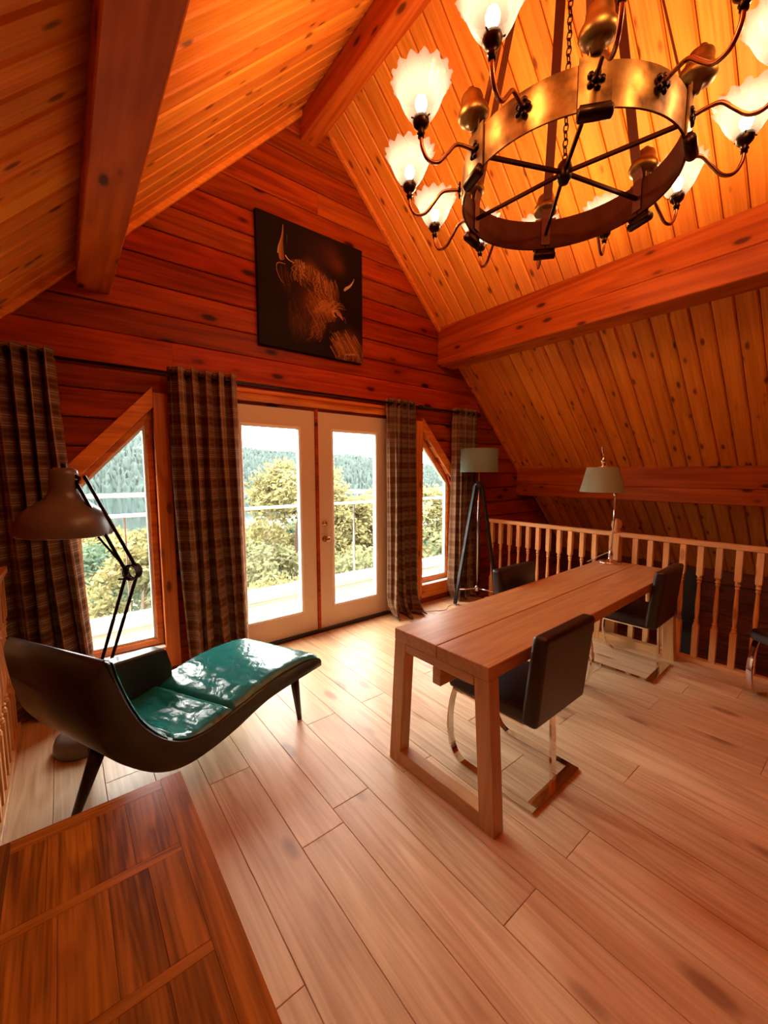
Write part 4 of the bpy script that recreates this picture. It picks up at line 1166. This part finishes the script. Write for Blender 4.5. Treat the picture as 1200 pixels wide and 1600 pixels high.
    for q in range(16): stroke([(790 + q, 1000 + q * 3), (830, 995 + q * 4), (870, 1030 + q * 2), (890, 1080)], 7, 3, (0.5, 0.2, 0.09), 0.25)
    stroke([(820, 1020), (835, 1045), (862, 1062)], 13, 9, (0.010, 0.003, 0.003), 0.9)
    stroke([(880, 1050), (908, 1070), (916, 1110)], 2, 1.5, (0.30, 0.17, 0.13), 0.6)
    stroke([(800, 1010), (826, 992), (856, 1000), (874, 1030)], 3, 2, (0.55, 0.25, 0.10), 0.6)
    # eye side fringe in the shade
    for q in range(50):
        x = rnd.uniform(740, 840); y = rnd.uniform(720, 820)
        stroke([(x, y), (x + 15, y + 60), (x + rnd.uniform(-10, 30), y + 130)], 3, 1, tint(rnd.random() * 0.8), 0.5)
    # ruff
    for q in range(120):
        x = rnd.uniform(770, 1000); y = rnd.uniform(1160, 1290) + abs(x - 900) * 0.3; b = rnd.random()
        stroke([(x, y), (x + 40, y + 70), (x + 60 + (x - 770) * 0.12, y + 140), (min(1060, x + 50 + (x - 770) * .2), y + rnd.uniform(160, 250))], 4.5, 1.2, tint(0.1 + b * 0.9), 0.6)
    for q in range(12): stroke([(905 + q * 8, 1385 + (q % 3) * 4), (911 + q * 8, 1375 + (q % 2) * 10)], 2, 1.5, (0.5, 0.3, 0.18), 0.7)
    return img
img = paint_cow()
N = img.shape[0]
PX0, PX1, PZ0, PZ1 = 1.312, 2.328, 2.535, 3.56
t = thing('canvas_painting', 'dark square canvas of a shaggy highland bull head hung high on the gable', 'painting', ((PX0 + PX1) / 2, 3.27, PZ0))
wdt, hgt = PX1 - PX0, PZ1 - PZ0
MB().box((0, 0, hgt / 2), (wdt, 0.038, hgt)).build('canvas', plain('painted canvas edge', (0.012, 0.004, 0.003), 0.7, spec=0.12), t, bevel=0.003, seg=1)
vs_ = [((i / N - .5) * wdt * .997, -0.0194, 0.0015 + j / N * (hgt - .003)) for j in range(N + 1) for i in range(N + 1)]
fs_ = [(j * (N + 1) + i, j * (N + 1) + i + 1, (j + 1) * (N + 1) + i + 1, (j + 1) * (N + 1) + i) for j in range(N) for i in range(N)]
me = bpy.data.meshes.new('picture'); me.from_pydata(vs_, [], fs_)
ca = me.color_attributes.new('paint', 'FLOAT_COLOR', 'CORNER')
buf = np.ones((N * N, 4, 4), np.float32); buf[:, :, :3] = img.reshape(-1, 1, 3)
ca.data.foreach_set('color', buf.reshape(-1))
k = NT('oil paint'); at = k.new('Attribute', attribute_name='paint'); k.link(at.outputs['Color'], k.b.inputs['Base Color']); k.b.inputs['Roughness'].default_value = 0.6; k.b.inputs['Specular IOR Level'].default_value = 0.12
me.materials.append(k.m)
po = bpy.data.objects.new('picture', me); COL.objects.link(po); po.parent = t

# ================================================================== CHANDELIER
CC = Vector((1.855, 1.027, 0)); RR = 0.45; ZB, ZTOP = 2.742, 2.890
t = thing('chandelier', 'large brass ring chandelier with twelve lit ribbed glass shades', 'chandelier', (CC.x, CC.y, ZB))
def cz(z): return z - ZB
# hoop in six segments
for k in range(6):
    a0 = math.radians(-20 + 60 * k + 0.3); a1 = math.radians(-20 + 60 * (k + 1) - 0.3); mb = MB(); n = 18
    for i in range(n + 1):
        a = a0 + (a1 - a0) * i / n; c_, s_ = cos(a), sin(a)
        for r, z in ((RR, 0), (RR, cz(ZTOP)), (RR - .006, cz(ZTOP)), (RR - .006, 0)): mb.v.append((r * c_, r * s_, z))
    for i in range(n):
        for q in range(4): mb.f.append((i * 4 + q, i * 4 + (q + 1) % 4, i * 4 + 4 + (q + 1) % 4, i * 4 + 4 + q))
    mb.f.append((3, 2, 1, 0)); mb.f.append((n * 4, n * 4 + 1, n * 4 + 2, n * 4 + 3))
    o = mb.build('ring_segment', M['brass'], t, smooth=True); o.modifiers.new('e', 'EDGE_SPLIT').split_angle = math.radians(40)
    mb = MB()
    for i in range(n + 1):
        a = a0 + (a1 - a0) * i / n; c_, s_ = cos(a), sin(a)
        for r, z in ((RR - .0062, .001), (RR - .0062, cz(ZTOP) - .001), (RR - .009, cz(ZTOP) - .001), (RR - .009, .001)): mb.v.append((r * c_, r * s_, z))
    for i in range(n):
        for q in range(4): mb.f.append((i * 4 + q, i * 4 + (q + 1) % 4, i * 4 + 4 + (q + 1) % 4, i * 4 + 4 + q))
    mb.f.append((3, 2, 1, 0)); mb.f.append((n * 4, n * 4 + 1, n * 4 + 2, n * 4 + 3))
    mb.build('ring_dark_reflection', M['inner_band'], t)
MB().lathe([(0, -.05), (.02, -.045), (.032, -.02), (.034, .01), (.028, .035), (.015, .05), (0, .052)], 16, (0, 0, cz(2.84))).build('hub', M['dark_metal'], t, smooth=True)
# joined chain from hub to crown
chn = MB(); zc = cz(2.90); k = 0
while zc < cz(4.06):
    ax = Vector((1, 0, 0)) if k % 2 else Vector((0, 1, 0))
    chn.tube([Vector((0, 0, zc)) + ax * 0.0105 * sin(q) + Vector((0, 0, 0.02 * cos(q))) for q in [2 * PI * w / 12 for w in range(13)]], 0.003, 5, cap=False)
    zc += 0.031; k += 1
chn.build('chain', M['dark_metal'], t, smooth=True)
crown = MB().lathe([(.16, 0), (.17, .01), (.17, .07), (.16, .08), (.05, .10), (.03, .12), (.022, .20), (.022, .27), (0, .27)], 28, (0, 0, cz(4.02)))
crown.build('crown', M['dark_metal'], t, smooth=True)
acorn_prof = [(.020, -.02), (.024, .005), (.040, .008), (.058, .018), (.064, .032), (.060, .048), (.050, .062), (.045, .078), (.044, .092), (.040, .104), (.026, .116), (.016, .12), (.014, .13), (0, .133)]
R2 = lambda a: Matrix.Rotation(a, 3, 'Z')
strap_me = spoke_me = plate_me = roll_me = acorn_me = None
mb = MB(); mb.bar((0.0, 0, cz(2.84)), (RR - .008, 0, cz(2.815)), .014, .014); spoke_me = mb.mesh('spoke', M['dark_metal'])
mb = MB(); mb.strip([(RR - .012, 0, cz(2.76)), (RR - .014, 0, cz(2.90)), (.168, 0, cz(4.06))], .045, .007, (0, 1, 0)); strap_me = mb.mesh('strap', M['iron'])
mb = MB()
for i in range(7):
    a = (-1 + 2 * i / 6) * 0.118; mb.v += [((RR + .0025) * cos(a), (RR + .0025) * sin(a), cz(2.735)), ((RR + .0085) * cos(a), (RR + .0085) * sin(a), cz(2.735)), ((RR + .0085) * cos(a), (RR + .0085) * sin(a), cz(2.905)), ((RR + .0025) * cos(a), (RR + .0025) * sin(a), cz(2.905))]
for i in range(6):
    for q in range(4): mb.f.append((i * 4 + q, i * 4 + (q + 1) % 4, i * 4 + 4 + (q + 1) % 4, i * 4 + 4 + q))
mb.f.append((3, 2, 1, 0)); mb.f.append((24, 25, 26, 27))
mb.box((RR + .006, 0, cz(2.925)), (.006, .05, .05))
plate_me = mb.mesh('clasp', M['brass'])
mb = MB(); qx = Matrix.Rotation(PI / 2, 3, 'X')
mb.lathe([(0, -.056), (.019, -.056), (.022, -.05), (.022, .05), (.019, .056), (0, .056)], 16, (RR + .012, 0, cz(2.718)), qx); mb.box((RR + .008, 0, cz(2.735)), (.026, .10, .02)); roll_me = mb.mesh('clasp_roll', M['dark_metal'], True)
mb = MB(); mb.lathe(acorn_prof, 20, (RR + .012, 0, cz(2.925)), Matrix.Rotation(math.radians(8), 3, 'Y')); acorn_me = mb.mesh('ornament', M['brass'], True)
for k in range(6):
    rz = (0, 0, math.radians(-20 + 60 * k))
    for nm, me_ in (('spoke', spoke_me), ('strap', strap_me), ('clasp', plate_me), ('clasp_roll', roll_me), ('ornament', acorn_me)):
        link_child(nm, me_, t, (0, 0, 0), rz)
# arms with shades
arm_pts = [(RR + .006, 0, cz(2.826)), (.50, 0, cz(2.832)), (.545, 0, cz(2.828)), (.585, 0, cz(2.785)), (.625, 0, cz(2.745)), (.668, 0, cz(2.745)), (.694, 0, cz(2.785)), (.70, 0, cz(2.832))]
mb = MB(); mb.tube(bez(arm_pts, 6), .0075, 10); arm_me = mb.mesh('arm', M['copper'], True)
mb = MB(); mb.lathe([(0, 0), (.012, 0), (.012, .012), (.016, .016), (.010, .024), (.018, .032), (.029, .044), (.032, .058), (.030, .070), (.026, .074), (0, .074)], 18, (.70, 0, cz(2.818)))
for a in (0, 2.1, 4.2): mb.tube([(.70 + .028 * cos(a), .028 * sin(a), cz(2.882)), (.70 + .042 * cos(a), .042 * sin(a), cz(2.882))], .003, 6)
cup_me = mb.mesh('cup', M['dark_metal'], True)
mb = MB()
for a in range(5):
    q = a * 2 * PI / 5; mb.lathe([(.0, .0), (.012, .002), (.010, .010), (0, .013)], 10, (RR + .006, .020 * cos(q), cz(2.826) + .024 * sin(q)), Matrix.Rotation(PI / 2, 3, 'Y'))
mb.lathe([(0, 0), (.016, .002), (.014, .014), (0, .018)], 12, (RR + .006, 0, cz(2.826)), Matrix.Rotation(PI / 2, 3, 'Y'))
ros_me = mb.mesh('rosette', M['dark_metal'], True)
# ribbed flared shade with scalloped rim
mb = MB(); ns = 96; prof = [(.030, 0), (.036, .008), (.054, .030), (.069, .055), (.080, .080), (.089, .103), (.098, .122), (.108, .138), (.117, .148)]
for i, (r, z) in enumerate(prof):
    f = i / (len(prof) - 1)
    for k in range(ns):
        a = 2 * PI * k / ns
        rib = 1 + 0.014 * (1 if k % 2 else -1) * (0.4 + 0.6 * f); sc_l = 0.0
        rr = r * rib * (1 + 0.045 * f ** 4 * cos(15 * a)); zz = z + 0.007 * f ** 5 * cos(15 * a)
        mb.v.append((.70 + rr * cos(a), rr * sin(a), cz(2.875) + zz))
for i in range(len(prof) - 1):
    for k in range(ns): mb.f.append((i * ns + k, i * ns + (k + 1) % ns, (i + 1) * ns + (k + 1) % ns, (i + 1) * ns + k))
shade_me = mb.mesh('shade', M['shade_glass'], True)
mb = MB(); mb.lathe([(0, 0), (.011, 0), (.012, .012), (.022, .034), (.024, .05), (.018, .066), (0, .075)], 14, (.70, 0, cz(2.895))); bulb_me = mb.mesh('bulb', M['bulb'], True)
ld = bpy.data.lights.new('bulb_light', 'POINT'); ld.energy = BULB_W; ld.color = (1.0, 0.62, 0.30); ld.shadow_soft_size = 0.028
for k in range(12):
    ang = math.radians(10 + 30 * k); rz = (0, 0, ang)
    a = link_child('arm', arm_me, t, (0, 0, 0), rz)
    link_child('rosette', ros_me, a); link_child('cup', cup_me, a); link_child('glass_shade', shade_me, a); link_child('bulb', bulb_me, a)
    lo = bpy.data.objects.new('bulb_light', ld); COL.objects.link(lo)
    lo.location = (CC.x + .70 * cos(ang), CC.y + .70 * sin(ang), 2.995)
